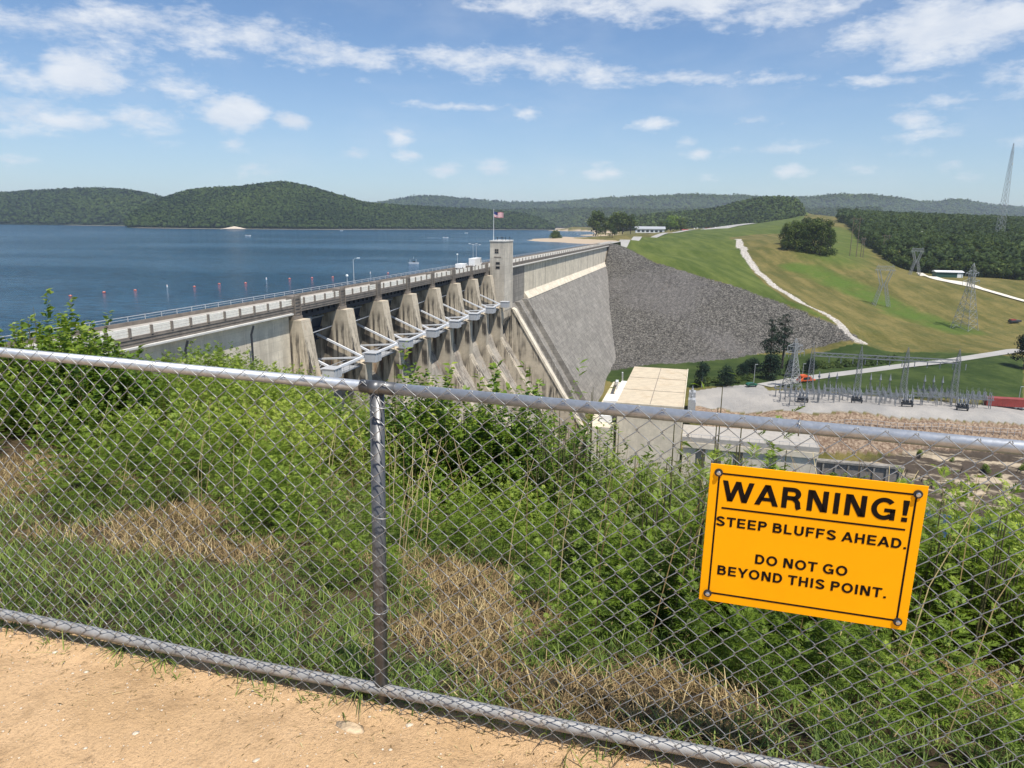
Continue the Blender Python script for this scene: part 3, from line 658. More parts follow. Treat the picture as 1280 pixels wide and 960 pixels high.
# ------------------------------------------------------------------ powerhouse
PZ = -56.
PH = droot('powerhouse', 'long tan flat-roofed concrete powerhouse at the foot of the dam', 'building', 146, 53.4, PZ)
m = MB(); m.box(-31, 31, -10.2, 10.2, -32, -.8); m.build('wall', M_PWALL, PH)
m = MB(); m.box(-31.4, 31.4, -10.6, 10.6, -.79, 0.05); m.build('roof', M_ROOF, PH)
m = MB()
for x_ in (-10.3, 10.3): m.box(x_-.12, x_+.12, -10.6, 10.6, .055, .14)
m.box(-31.4, 31.4, -.1, .1, .055, .12); m.build('roof_seam', M_FASC, PH)
m = MB(); m.box(-31.4, -31.05, -10.6, 10.6, .055, .35); m.box(-31.0, 31.4, -10.6, -10.3, .055, .35); m.build('parapet', M_PWALL, PH)
for i in range(0):
    x_ = -26+8.6*i; MB().box(x_, x_+3.4, -10.26, -10.205, -9, -3).build('window', M_GLASS, PH)
for i in range(0):
    y_ = -6+5*i; MB().box(-31.06, -31.005, y_, y_+2.6, -9, -6.2).build('window', M_GLASS, PH)
GY = droot('intake_gantry', 'pale stepped platform and sloping beam left of the powerhouse roof', 'platform', 150, 38.5, -66)
m = MB(); m.box(-40, 28, -3.8, 4, -25, 3.0); m.build('base', M_PWALL, GY)
m = MB(); m.box(-34, -22, -3, 1, 3.01, 5.2); m.box(-18, -8, -3.2, 2, 3.01, 6.4); m.box(-2, 22, -3, 0, 3.01, 5.0); m.build('equipment_housing', M_WHITE, GY)
m = MB(); m.beam((26, 3, 2), (-4, -1, 10.5), 1.0, .8); m.beam((26, 0, 2), (24, 0, 8), .5); m.beam((6, 0, 2), (6, 0, 8.2), .5); m.build('sloping_beam', M_WSTEEL, GY)
TD = droot('tailrace_deck', 'low grey concrete outlet deck with openings below, right of the powerhouse wall', 'deck', 118, 84, -66)
m = MB(); m.box(-1, 14, -21, 20, -1.6, 0); m.build('deck_slab', M_ROADC, TD)
m = MB()
for y0_, y1_ in ((-20.6, -9), (-6, 1), (4, 7.5), (10.5, 12.5), (15.5, 19.6)): m.box(-.6, 13.6, y0_, y1_, -24, -1.61)
m.box(3, 13.6, -20.4, 19.4, -24, -1.62); m.box(-1.3, -.2, -20.8, 19.8, -3.4, -1.62); m.build('outlet_wall', M_PWALL, TD)
m = MB(); m.tube([(-1, -21, 1.1), (-1, 20, 1.1)], .06, 5)
for y_ in np.linspace(-21, 20, 15): m.tube([(-1, y_, 0), (-1, y_, 1.1)], .05, 5)
m.tube([(-1, -21, 1.1), (14, -21, 1.1)], .06, 5); m.build('railing', M_GSTEEL, TD)
RW = droot('retaining_wall', 'dark vertical sheet-pile retaining wall below the brown river bank', 'wall', 137, 118, -76.4)
m = MB(); m.box(-1, .4, -16, 13, -10, 0); m.build('sheet_pile', M_FASC, RW)
m = MB()
for y_ in np.linspace(-15, 12, 8): m.box(-1.5, -1.01, y_-.25, y_+.25, -10, -.3)
m.box(-1.6, .8, -16.3, 13.3, 0.01, .7); m.build('wall_rib', M_CONC, RW)
EQ = droot('transformer_stack', 'grey transformer equipment standing against the right wall of the powerhouse', 'transformer', 150, 66.2, -66)
m = MB(); m.box(-7, -3, -1.2, 1.2, 0, 6); m.box(-2, 2, -1.4, 1.2, 0, 4); m.box(3, 7, -1.2, 1.2, 0, 6.5); m.build('tank', M_GSTEEL, EQ)
for x_ in (-6, -4, -.8, .8, 4, 6): MB().lathe((x_, 0, 6.5 if abs(x_) > 2 else 4), [(.25, 0), (.45, .3), (.25, .5), (.45, .8), (.2, 1.1), (.1, 1.9)], 8).build('bushing', M_PORC, EQ)

# ------------------------------------------------------------------ roads
def ribbon(name, pts, wd, mat, lift=.15, z=None, kind='structure', step=4., wds=None):
    P_ = [np.array(p[:2], float) for p in pts]; S = [0]
    for p, q in zip(P_[:-1], P_[1:]): S.append(S[-1]+np.linalg.norm(q-p))
    n = max(3, int(S[-1]/step)); s = np.linspace(0, S[-1], n)
    X = np.interp(s, S, [p[0] for p in P_]); Y = np.interp(s, S, [p[1] for p in P_])
    for _ in range(6): X[1:-1] = (X[:-2]+X[2:]+2*X[1:-1])/4; Y[1:-1] = (Y[:-2]+Y[2:]+2*Y[1:-1])/4
    dx = np.gradient(X); dy = np.gradient(Y); L = np.hypot(dx, dy); nx, ny = -dy/L, dx/L
    wv_ = np.interp(s, S, wds) if wds is not None else np.full(n, wd)
    K = 5; V = []
    for j in range(K):
        o_ = (j/(K-1)-.5)*wv_; x = X+nx*o_; y = Y+ny*o_
        zz = H(X, Y) if z is None else z(X, Y)
        zz = np.maximum(zz, H(x, y)) if z is None else zz
        V.append(np.stack([x, y, zz+lift], 1))
    V = np.array(V); I_ = np.arange(K*n).reshape(K, n)
    F = np.stack([I_[:-1, :-1], I_[:-1, 1:], I_[1:, 1:], I_[1:, :-1]], -1).reshape(-1, 4)
    o = link(name, np_mesh(name, V.reshape(-1, 3), F, mat)); return tag(o, kind=kind)
M_PALE = plain('pale_concrete_road', (.33, .315, .285), .9, 0, .10, .1)
M_GRAV = plain('white_gravel', (.62, .57, .47), .95, 0, .12, .2)
ribbon('road', [hit(x, y) for x, y in ((955, 482.5), (1000, 474.5), (1050, 467.5), (1100, 461.5), (1150, 455.5), (1200, 449.5), (1235, 444), (1262, 440), (1279, 438))]+[at_z(1400, 430, -62)], 7.0, M_PALE, .25)
ribbon('track', [hit(x, y) for x, y in ((1149, 341.5), (1170, 349.5), (1200, 354), (1225, 361), (1250, 368), (1279, 377))]+[hit(1360, 398)], 7, M_GRAV, .4, wds=[5, 10, 17, 6, 6, 6, 6])
ribbon('crest_road', crest_w, 10, M_PALE, .5, step=10, z=lambda X, Y: np.where(np.hypot(X-crest_w[1][0], Y-crest_w[1][1]) < 60, -14.42, H(X, Y)+.5))
ribbon('parking_ground', [at_D(x, 287, D) for x, D in ((862, 1500), (900, 1570), (940, 1630), (1000, 1760))], 46, M_PALE, .9, step=10)
# parking ground near the far end of the crest
# ------------------------------------------------------------------ lattice pylons and masts
def lattice(mb, b0, b1, h0, h1, n, t, x0=0, y0=0):
    """square lattice body: half widths b0 -> b1 from height h0 to h1"""
    cs = ((-1, -1), (1, -1), (1, 1), (-1, 1))
    def P(i, c): u = i/n; r = b0+(b1-b0)*u; return (x0+c[0]*r, y0+c[1]*r, h0+(h1-h0)*u)
    for c in cs: mb.beam(P(0, c), P(n, c), t)
    for i in range(n):
        for k in range(4):
            a, b = cs[k], cs[(k+1) % 4]
            mb.beam(P(i, a), P(i+1, b), t*.6); mb.beam(P(i, b), P(i+1, a), t*.6); mb.beam(P(i+1, a), P(i+1, b), t*.6)
def insul(mb, p, L=2.2, r=.16):
    mb.lathe((p[0], p[1], p[2]-L), [(r*.4, 0)]+[(r*(1 if i % 2 else .5), L*i/9) for i in range(1, 9)]+[(r*.4, L)], 6)
def insparts(T, pts, L=2.2, r=.16):
    mb = MB(); insul(mb, (0, 0, 0), L, r); me = mb.mesh('insulator', M_PORC)
    for p in pts: link('insulator', me, T, p)
def pylon_big(loc, label, h=33., rz=0):
    T = thing('transmission_pylon', label, 'pylon', loc, rz, 'steel transmission pylons')
    m = MB(); lattice(m, h*.135, h*.035, 0, h*.68, 7, .22); m.build('tower_body', M_LATT, T)
    m = MB(); lattice(m, h*.035, h*.03, h*.68, h*.90, 3, .26); lattice(m, h*.03, .1, h*.9, h*1.0, 1, .2); m.build('tower_head', M_LATT, T)
    for z_, w_ in ((.72, .22), (.84, .17)):
        m = MB()
        for s in (-1, 1):
            m.beam((s*h*.03, -.8, h*z_), (s*h*w_, 0, h*(z_+.02)), .2); m.beam((s*h*.03, .8, h*z_), (s*h*w_, 0, h*(z_+.02)), .2); m.beam((s*h*.03, 0, h*(z_+.06)), (s*h*w_, 0, h*(z_+.02)), .18)
        m.build('cross_arm', M_LATT, T)
        insparts(T, [(s*h*w_*k_, 0, h*(z_+.02)) for s in (-1, 1) for k_ in (1, .6)])
    return T
def pylon_window(loc, label, h=25., rz=0, kx=.74):
    """waist-type tower: two legs that cross into a V frame under a bridge"""
    T = thing('transmission_pylon', label, 'pylon', loc, rz, 'steel transmission pylons')
    for s in (-1, 1):
        m = MB()
        for y_ in (-1.6, 1.6):
            m.beam((s*h*.19, y_, 0), (s*h*.02, y_*.5, h*.52), .34); m.beam((s*h*.27, y_, 0), (s*h*.10, y_*.5, h*.52), .26)
            m.beam((s*h*.02, y_*.5, h*.52), (s*h*.16, y_*.5, h*.86), .3); m.beam((s*h*.10, y_*.5, h*.52), (s*h*.24, y_*.5, h*.86), .26)
            for i in range(6):
                u0, u1 = i/6, (i+1)/6
                m.beam((s*h*(.19-.17*u0), y_, h*.52*u0), (s*h*(.27-.17*u1), y_*.8, h*.52*u1), .16)
        m.build('leg', M_LATT, T)
    m = MB(); m.beam((-h*.30, 0, h*.86), (h*.30, 0, h*.86), .34); m.beam((-h*.26, 0, h*.95), (h*.26, 0, h*.95), .26)
    for i in range(10): x_ = -h*.28+i*h*.056; m.beam((x_, 0, h*.86), (x_+h*.028, 0, h*.95), .16); m.beam((x_+h*.056, 0, h*.86), (x_+h*.028, 0, h*.95), .16)
    for s in (-1, 1): m.beam((s*h*.2, 0, h*.95), (s*h*.22, 0, h), .2)
    m.build('bridge', M_LATT, T)
    insparts(T, [(x_*h, 0, h*.86) for x_ in (-.28, 0, .28)], 2.6); T.scale = (kx, 1, 1)
def hframe(loc, label, h, w_=7., rz=0, grp='wooden H-frame power poles in the cleared strip'):
    T = thing('power_pole', label, 'power pole', loc, rz, grp)
    for s in (-1, 1): MB().tube([(s*w_/2, 0, 0), (s*w_/2, 0, h)], [.34, .22], 7).build('pole', M_WOOD, T)
    MB().beam((-w_*.95, 0, h*.93), (w_*.95, 0, h*.93), .36).build('cross_arm', M_WOOD, T)
    m = MB(); m.beam((-w_/2, 0, h*.62), (w_/2, 0, h*.88), .18); m.beam((w_/2, 0, h*.62), (-w_/2, 0, h*.88), .18); m.build('brace', M_WOOD, T)
    insparts(T, [(x_*w_, 0, h*.93) for x_ in (-.9, 0, .9)], 1.8, .2)
def gloc(px, py): p = hit(px, py); return (p[0], p[1], h1(p[0], p[1])-.1), np.linalg.norm(p)
def hgt(px, py0, py1, D):   # height of something seen from py0 (base) to py1 (top) at view depth D
    return (py0-py1)*D/FPX*1.03
L_, D_ = gloc(1205, 412); pylon_big(L_, 'tall grey lattice pylon alone in the tan field below the gravel track', hgt(1205, 412, 345, D_), rz=.5)
L_, D_ = gloc(1101, 383); pylon_window(L_, 'grey X-shaped lattice pylon with a flat top in the middle of the mown field', hgt(1101, 383, 338, D_), rz=-.2)
L_, D_ = gloc(1143, 344); pylon_window(L_, 'small square-topped lattice pylon in front of the woods left of the green shed', hgt(1143, 344, 315, D_), rz=-.2)
L_, D_ = gloc(1066, 321); hframe(L_, 'tallest wooden H-frame pole at the bottom of the cleared strip', hgt(1066, 321, 278, D_), 6)
L_, D_ = gloc(1106, 318); hframe(L_, 'wooden H-frame pole close against the wood edge', hgt(1106, 318, 297, D_), 5)
L_, D_ = gloc(1077, 322); hframe(L_, 'narrow wooden pole pair just right of the tallest H-frame', hgt(1077, 322, 300, D_), 2.2)
p_ = at_D(1252, 276, 900); zb = h1(p_[0], p_[1])
MST = thing('radio_mast', 'very tall slender lattice radio mast rising above the woods at the right edge', 'radio mast', (p_[0], p_[1], zb))
mh = at_D(1264, 182, 905)[2]-zb; m = MB(); lattice(m, 4.2, 1.0, 0, mh*.93, 17, .22); lattice(m, 1.0, .2, mh*.93, mh, 2, .16); m.build('lattice', M_LATT, MST)
m = MB()
for k in (.4, .62, .8): m.cbox((1.6, -1, mh*k), (1.2, .8, 2.2))
m.build('aerial', M_WHITE, MST)
# ------------------------------------------------------------------ switchyard
YZ = -65.
yp = [at_z(1011, 493, YZ), at_z(1070, 497, YZ), at_z(1127, 500.5, YZ), at_z(1190, 505, YZ)]
ydir = yp[3][:2]-yp[0][:2]; YRZ = math.atan2(ydir[1], ydir[0])
yname = ['leftmost', 'second from the left', 'third from the left', 'rightmost']
for k, p in enumerate(yp):
    T = thing('gantry_mast', 'grey lattice gantry mast of the substation, '+yname[k]+' of the four', 'mast', (p[0], p[1], h1(p[0], p[1])), YRZ, 'substation gantry masts')
    m = MB(); lattice(m, 1.2, .6, 0, 16.8, 8, .12); m.build('lattice', M_LATTD, T); m = MB(); lattice(m, .6, .05, 16.8, 20.5, 3, .09); m.build('spire', M_LATTD, T)
p, q = yp[0], yp[3]
GB = thing('gantry_beam', 'long thin lattice beam spanning the four substation masts', 'beam', (p[0], p[1], YZ+15.6), YRZ)
Lb = np.linalg.norm(ydir); 
for s in (-.6, .6):
    m = MB(); m.beam((0, s, 0), (Lb, s, 0), .18); m.beam((0, s, 1.3), (Lb, s, 1.3), .18)
    for i in range(int(Lb/2)): x_ = i*2; m.beam((x_, s, 0 if i % 2 else 1.3), (x_+2, s, 1.3 if i % 2 else 0), .1)
    m.build('truss', M_LATTD, GB)
insparts(GB, [(6+i*4.3, 0, 0) for i in range(12)], 2.4, .2)
L_, D_ = gloc(989, 486); 
T = pylon_big(L_, 'narrow lattice pylon left of the orange truck beside the substation', hgt(989, 486, 428, D_), rz=.3)
def breaker(loc, rz, label):
    T = thing('circuit_breaker', label, 'circuit breaker', loc, rz, 'dark circuit breakers in the substation')
    m = MB(); m.box(-1.9, 1.9, -.8, .8, .8, 1.5)
    for x_ in (-1.7, 1.7): m.box(x_-.1, x_+.1, -.7, .7, 0, .8)
    m.build('frame', M_DARKEQ, T)
    m = MB()
    for x_ in (-1.3, 0, 1.3): m.tube([(x_, -.9, 2.0), (x_, .9, 2.0)], .42, 10)
    m.build('tank', M_DARKEQ, T)
    for x_ in (-1.3, 0, 1.3):
        for s in (-1, 1):
            m = MB()
            for j in range(5): c = np.array([x_, s*(.7+.22*j), 2.4+.42*j]); m.lathe(c, [(.12, 0), (.27, .1), (.12, .36)], 7)
            m.build('bushing', M_PORC, T)
    return T
def switch(loc, rz, label):
    T = thing('disconnect_switch', label, 'disconnect switch', loc, rz, 'disconnect switch stands in the substation')
    m = MB()
    for x_ in (-2.6, 2.6):
        m.beam((x_, -.8, 0), (x_, -.8, 3.4), .18); m.beam((x_, .8, 0), (x_, .8, 3.4), .18); m.beam((x_, -.8, .3), (x_, .8, 3.2), .09)
    m.beam((-3.4, -.8, 3.4), (3.4, -.8, 3.4), .22); m.beam((-3.4, .8, 3.4), (3.4, .8, 3.4), .22); m.build('frame', M_LATTD, T)
    insparts(T, [(x_, y_, 5.0) for x_ in (-3, -1, 1, 3) for y_ in (-.8, .8)], 1.5, .2)
    m = MB()
    for x_ in (-3, -1, 1, 3): m.tube([(x_, -.9, 5.05), (x_, .9, 5.05)], .06, 5); m.tube([(x_, .8, 5.05), (x_, 1.2, 6.2)], .05, 5)
    m.build('blade', M_LATTD, T); return T
def arrester(loc, rz, label):
    T = thing('surge_arrester', label, 'surge arrester', loc, rz, 'pale cone-topped arresters behind the substation')
    m = MB(); m.beam((-.5, 0, 0), (0, 0, 7), .12); m.beam((.5, 0, 0), (0, 0, 7), .12); m.beam((0, .5, 0), (0, 0, 7), .12); m.build('stand', M_LATTD, T)
    m = MB(); m.lathe((0, 0, 6.2), [(.12, 0), (.5, .3), (.3, 1.2), (.15, 2.1), (.05, 2.8)], 8); m.build('insulator', M_PORC, T); return T
eqs = []
def place(fn, px, py, label, dz=0):
    p = at_z(px, py, YZ); fn((p[0], p[1], h1(p[0], p[1])), YRZ, label)
bays = ['below the leftmost gantry mast', 'below the second gantry mast', 'below the third gantry mast', 'below the rightmost gantry mast']
for k, px in enumerate((1003, 1070, 1133, 1202)):
    place(breaker, px, 504.5+.06*(px-1003), 'dark circuit breaker '+bays[k])
ORD = ['first', 'second', 'third', 'fourth', 'fifth', 'sixth', 'seventh', 'eighth', 'ninth', 'tenth', 'eleventh', 'twelfth']
def zone(px): return 'left of the leftmost gantry mast' if px < 1011 else 'between the first and second gantry masts' if px < 1070 else 'between the second and third gantry masts' if px < 1127 else 'between the third and fourth gantry masts' if px < 1190 else 'right of the rightmost gantry mast'
cnt = {}
for px, py in sorted(((990, 501), (1018, 499), (1032, 507), (1050, 501), (1085, 505), (1098, 500), (1115, 506), (1150, 504), (1160, 510), (1185, 509), (1218, 507), (1226, 514), (978, 498), (1040, 496), (1108, 511), (1172, 503), (984, 503), (996, 507), (1026, 502), (1058, 506), (1062, 500), (1092, 503), (1122, 504), (1142, 508), (1156, 500), (1178, 506), (1198, 511), (1210, 511), (1224, 509), (1012, 505))):
    z_ = zone(px); cnt[z_] = cnt.get(z_, -1)+1; place(switch, px, py, '%s grey switch stand from the left, %s' % (ORD[cnt[z_]], z_))
cnt = {}
for px, py in ((1022, 491), (1034, 492), (1044, 492.5), (1086, 494), (1098, 494.8), (1110, 495.5), (1153, 498), (1164, 499), (1175, 500)):
    z_ = zone(px); cnt[z_] = cnt.get(z_, -1)+1; place(arrester, px, py, '%s cone-topped arrester from the left, %s' % (ORD[cnt[z_]], z_))
# perimeter fence of the yard
fl = [at_z(x, y, YZ-.1)[:2] for x, y in ((905, 509), (960, 513.5), (1040, 518), (1120, 522.3), (1200, 526.5), (1279, 531))]
PFx = thing('perimeter_fence', 'thin grey mesh security fence along the river side of the substation yard', 'fence', (fl[0][0], fl[0][1], 0))
tot = 46; pts_ = []
S = [0]; 
for a, b in zip(fl[:-1], fl[1:]): S.append(S[-1]+np.linalg.norm(b-a))
for s in np.linspace(0, S[-1], tot): pts_.append(np.array([np.interp(s, S, [p[0] for p in fl]), np.interp(s, S, [p[1] for p in fl])]))
fpm = MB().tube([(0, 0, 0), (0, 0, 2.6)], .08, 5).mesh('post', M_GSTEEL)
zz = H(np.array([p[0] for p in pts_]), np.array([p[1] for p in pts_]))
for p, z_ in zip(pts_, zz): link('post', fpm, PFx, (p[0]-fl[0][0], p[1]-fl[0][1], z_))
m = MB()
for hh in (2.5, 1.3): m.tube([(p[0]-fl[0][0], p[1]-fl[0][1], z_+hh) for p, z_ in zip(pts_, zz)], .05, 4)
m.build('rail', M_GSTEEL, PFx)
# sloping field fence poles near the road
def vehicle(px, py, L, wd, hh, mat, label, name, cat, rz, cab=.3, boxy=False, z=None):
    p = hit(px, py) if z is None else at_z(px, py, z); T = thing(name, label, cat, (p[0], p[1], max(h1(p[0], p[1])+.25, p[2]+.1)), rz)
    if boxy:
        MB().box(-L/2, L/2, -wd/2, wd/2, .3, hh).build('body', mat, T, bevel=.06)
        m = MB()
        for x_ in np.arange(-L/2+.5, L/2-.3, .8): m.box(x_, x_+.3, -wd/2-.05, -wd/2-.005, .5, hh-.2)
        m.build('wall_rib', mat, T)
    else:
        m = MB(); m.prism([(-L/2, .4), (L/2, .4), (L/2, .95), (L/2-L*.2, 1.0), (L/2-L*.33, hh), (-L/2+L*.2, hh), (-L/2+.1, 1.0)], -wd/2, wd/2, axis=1); m.build('body', mat, T, bevel=.08)
        MB().box(-L/2+L*.2, L/2-L*.36, -wd/2-.01, wd/2+.01, 1.02, hh-.12).build('window', M_GLASS, T)
        for x_ in (-L*.32, L*.32):
            for s in (-1, 1): MB().tube([(x_, s*(wd/2-.2), .35), (x_, s*(wd/2+.02), .35)], .35, 10).build('wheel', M_TYRE, T)
    return T
vehicle(1255, 509, 13.2, 3.0, 3.4, M_RED, 'long rust-red shipping container at the right end of the yard', 'shipping_container', 'container', YRZ+.05, boxy=True)
T = vehicle(1276, 511.5, 7.5, 2.5, 2.6, M_WHITE, 'white truck with dark bed standing right of the red container', 'truck', 'truck', YRZ+.4)
T = vehicle(1007, 477.5, 8.2, 2.6, 2.3, M_ORANGE, 'orange truck parked beside the narrow lattice pylon on the valley road', 'work_truck', 'truck', .35)
MB().box(-3.6, -.4, -1.2, 1.2, 2.31, 3.0).build('tool_box', M_ORANGE, T)
vehicle(939, 483.5, 4.6, 1.9, 1.5, M_GREENC, 'dark green car parked alone on the pale lot', 'parked_car', 'car', .2)
T = vehicle(1268, 403.5, 9, 2.5, 1.5, M_DARKEQ, 'dark red farm trailer lying in the field at the right edge', 'farm_trailer', 'trailer', .3, boxy=True)
MB().box(-4, 0, -1, 1, 1.51, 2.2).build('load', M_RED, T)
# green shed
L_, D_ = gloc(1184, 346.5)
SH = thing('green_shed', 'long dark green metal shed with a white roof at the wood edge', 'shed', L_, -.18)
m = MB(); m.box(-10, 10, -4.5, 4.5, 0, 4.4); m.build('wall', M_GREENP, SH)
m = MB(); m.prism([(-5.2, 4.41), (5.2, 4.41), (0.5, 5.6)], -10.8, 10.8); m.build('roof', M_WHITE, SH)
MB().box(5.6, 8.8, -4.6, -4.51, .1, 3.6).build('door', M_WHITE, SH)
MB().box(9.2, 9.8, -4.6, -4.51, .1, 3.6).build('trim', M_WHITE, SH)
# white house half hidden in the woods
p_ = at_D(1155, 291, 900); zb = h1(p_[0], p_[1])
HS = thing('forest_house', 'small white house roof showing among the trees of the right-hand woods', 'house', (p_[0], p_[1], at_D(1155, 291, 900)[2]-4))
MB().box(-4, 4, -3, 3, -10, 4).build('wall', M_WHITE, HS); MB().prism([(-3.6, 4.01), (3.6, 4.01), (0, 6)], -4.5, 4.5).build('roof', M_WHITE, HS)
# light poles by the lower lot
for px, py0, py1, lb in ((877, 484, 460, 'slim grey light pole beside the tree just right of the powerhouse roof'), (942, 480, 457, 'slim grey light pole above the green car'), (1003, 470, 456, 'short grey pole behind the orange truck'), (1272, 508, 488, 'grey utility pole behind the red container')):
    p = hit(px, py0); D_ = np.linalg.norm(p); T = thing('light_pole', lb, 'light pole', (p[0], p[1], p[2]), 0, 'light poles in the valley')
    h_ = hgt(px, py0, py1, D_); MB().tube([(0, 0, 0), (0, 0, h_)], [.14, .09], 6).build('pole', M_GSTEEL, T); MB().cbox((.5, 0, h_), (1.2, .3, .16)).build('lamp_head', M_GSTEEL, T)
# ------------------------------------------------------------------ foliage tools
def unit(v): return v/np.maximum(np.linalg.norm(v, axis=-1, keepdims=True), 1e-9)
def canopy(C, R, nq, qs, seed=1, flat=.9, up=.25, crown_tint=None, spread=.5):
    """leaf clusters spread through crowns: C (n,3) centres, R (n,) radii, nq clusters each of size qs (n,)"""
    r = np.random.default_rng(seed); n = len(C); R = np.broadcast_to(R, (n,)); qs = np.broadcast_to(qs, (n,))
    u = r.normal(size=(n, nq, 3)); u[..., 2] += up; u = unit(u)
    lob = 1+.22*np.sin(u[..., 0]*5+r.random((n, 1))*9)*np.sin(u[..., 1]*5+r.random((n, 1))*9)
    P = C[:, None]+u*R[:, None, None]*(lob*(.62+.42*r.random((n, nq))))[..., None]*np.array([1, 1, flat])
    N = unit(u+spread*r.normal(size=(n, nq, 3))); T = unit(np.cross(N, r.normal(size=(n, nq, 3)))); B = np.cross(N, T)
    s = (qs[:, None]*(.6+.8*r.random((n, nq))))[..., None]*.5
    V = np.stack([P-T*s, P+B*s*.8, P+T*s, P-B*s*.8], 2).reshape(-1, 3)
    F = np.arange(n*nq*4).reshape(-1, 4)
    ct = r.random(n) if crown_tint is None else crown_tint
    tint = np.clip(.02+.75*ct[:, None]+.28*r.random((n, nq)), 0, 1); tint = np.repeat(tint.ravel(), 4)
    return V, F, tint
ICO = None
def cores(C, R, seed=1, flat=.8, tint=.3):
    t = (1+5**.5)/2; v = np.array([(-1, t, 0), (1, t, 0), (-1, -t, 0), (1, -t, 0), (0, -1, t), (0, 1, t), (0, -1, -t), (0, 1, -t), (t, 0, -1), (t, 0, 1), (-t, 0, -1), (-t, 0, 1)]); v = unit(v)
    f = np.array([(0, 11, 5), (0, 5, 1), (0, 1, 7), (0, 7, 10), (0, 10, 11), (1, 5, 9), (5, 11, 4), (11, 10, 2), (10, 7, 6), (7, 1, 8), (3, 9, 4), (3, 4, 2), (3, 2, 6), (3, 6, 8), (3, 8, 9), (4, 9, 5), (2, 4, 11), (6, 2, 10), (8, 6, 7), (9, 8, 1)])
    r = np.random.default_rng(seed); n = len(C); R = np.broadcast_to(R, (n,))
    V = C[:, None]+v[None]*R[:, None, None]*(.8+.4*r.random((n, 12, 1)))*np.array([1, 1, flat])
    F = (np.arange(n)*12)[:, None, None]+f[None]
    return V.reshape(-1, 3), F.reshape(-1, 3), np.full(n*12, tint)
def join(parts):
    V = []; F = {}; T = []; b = 0
    for v, f, t in parts:
        V.append(v); T.append(t); F.setdefault(f.shape[1], []).append(f+b); b += len(v)
    return np.concatenate(V), [np.concatenate(x) for x in F.values()], np.concatenate(T)
def forest(name, C, R, nq, qs, mat, seed=1, core=True, label=None, **kw):
    ps = [canopy(C, R, nq, qs, seed, **kw)]
    if core: ps.append(cores(C, R*.78, seed, tint=.35))
    V, F, T = join(ps); o = link(name, np_mesh(name, V, F, mat, T)); return tag(o, label, 'woodland', kind='stuff')
# ------------------------------------------------------------------ hills round the lake
M_HILL = leafmat('hill_ground', (.014, .024, .012), (.022, .036, .015), (.03, .048, .02), 0, 1, .02, .05)
def hill(name, sil, shore, zb, dens, cr, seed, qs=1.0, nq=14, shape=1.0, back=.35, canopy_h=6, tint_bias=0.):
    """sil: (px, py, D) ridge line as seen; shore: (px, D) near edge. A real ridge at its own distance and height."""
    P_ = np.array([at_D(*s) for s in sil]); azr = np.arctan2(P_[:, 0], P_[:, 1]); rr = np.hypot(P_[:, 0], P_[:, 1])
    Q = np.array([at_D(px, 282, D) for px, D in shore]); azs = np.arctan2(Q[:, 0], Q[:, 1]); rs = np.hypot(Q[:, 0], Q[:, 1])
    n = 150; a = np.linspace(azr[0], azr[-1], n); r1 = np.interp(a, azr, rr); z1 = np.interp(a, azr, P_[:, 2])-canopy_h; r0 = np.interp(a, azs, rs)
    k = np.hanning(7); k /= k.sum(); z1 = np.convolve(np.pad(z1, 3, mode='edge'), k, 'valid')
    tt = np.concatenate([np.linspace(0, 1, 26), np.linspace(1.08, 1+back*2, 8)])
    def surf(ai, t):
        R1 = np.interp(ai, a, r1); Z1 = np.interp(ai, a, z1); R0 = np.interp(ai, a, r0)
        r_ = R0+(R1-R0)*t; f = np.where(t <= 1, np.sin(np.clip(t, 0, 1)**shape*math.pi/2), np.clip(1-((t-1)/(back*2))**1.3, 0, 1))
        x = r_*np.sin(ai); y = r_*np.cos(ai); sp_ = (fbm(x, y, 420, seed)-.5)*np.clip(t, 0, 1)*np.clip(1-t, 0, 1)*4
        z = zb+.4+(Z1-zb)*np.clip(f*(1+.0*sp_)+sp_*.35, 0, 1.0); return x, y, z
    AI, TT = np.meshgrid(a, tt, indexing='ij'); x, y, z = surf(AI, TT)
    I_ = np.arange(x.size).reshape(x.shape); F = np.stack([I_[:-1, :-1], I_[1:, :-1], I_[1:, 1:], I_[:-1, 1:]], -1).reshape(-1, 4)
    o = link(name, np_mesh(name, np.stack([x, y, z], -1).reshape(-1, 3), F, M_HILL, np.full(x.size, .3), smooth=True)); tag(o, kind='structure')
    r = np.random.default_rng(seed); m = int(dens); ai = r.uniform(a[0], a[-1], m*3); t = r.uniform(.0, 1.12, m*3)
    dep = np.interp(ai, a, r1-r0)*np.interp(ai, a, r1); dep /= dep.max(); keep = r.random(m*3) < dep; ai, t = ai[keep][:m], t[keep][:m]
    x, y, z = surf(ai, t); ok = (z > zb+3) | (r.random(len(z)) < .0); x, y, z = x[ok], y[ok], z[ok]
    R = cr*(.7+.7*r.random(len(x))); C = np.stack([x, y, z+R*.35+1], 1)
    big = fbm(x, y, 260, seed+5); ct = np.clip((big-.3)*1.3+.35*(r.random(len(x))-.5)+tint_bias, 0, 1)
    return C, R, ct
def grow(name, h, nq, qs, seed, label):
    C, R, ct = h; forest(name, C, R, nq, R*qs, L_FAR, seed, crown_tint=ct, label=label)
grow('woodland', hill('hills', [(-420, 225, 3300), (-200, 240, 3300), (0, 243, 3300), (60, 240, 3300), (110, 237.5, 3300), (160, 239, 3300), (195, 246, 3200), (235, 262, 3000), (280, 277, 2700)], [(-420, 2500), (0, 2600), (170, 2500), (280, 2600)], LAKE, 9000, 11, 21), 16, .62, 1, 'dark green wood on the far left ridge beyond the lake')
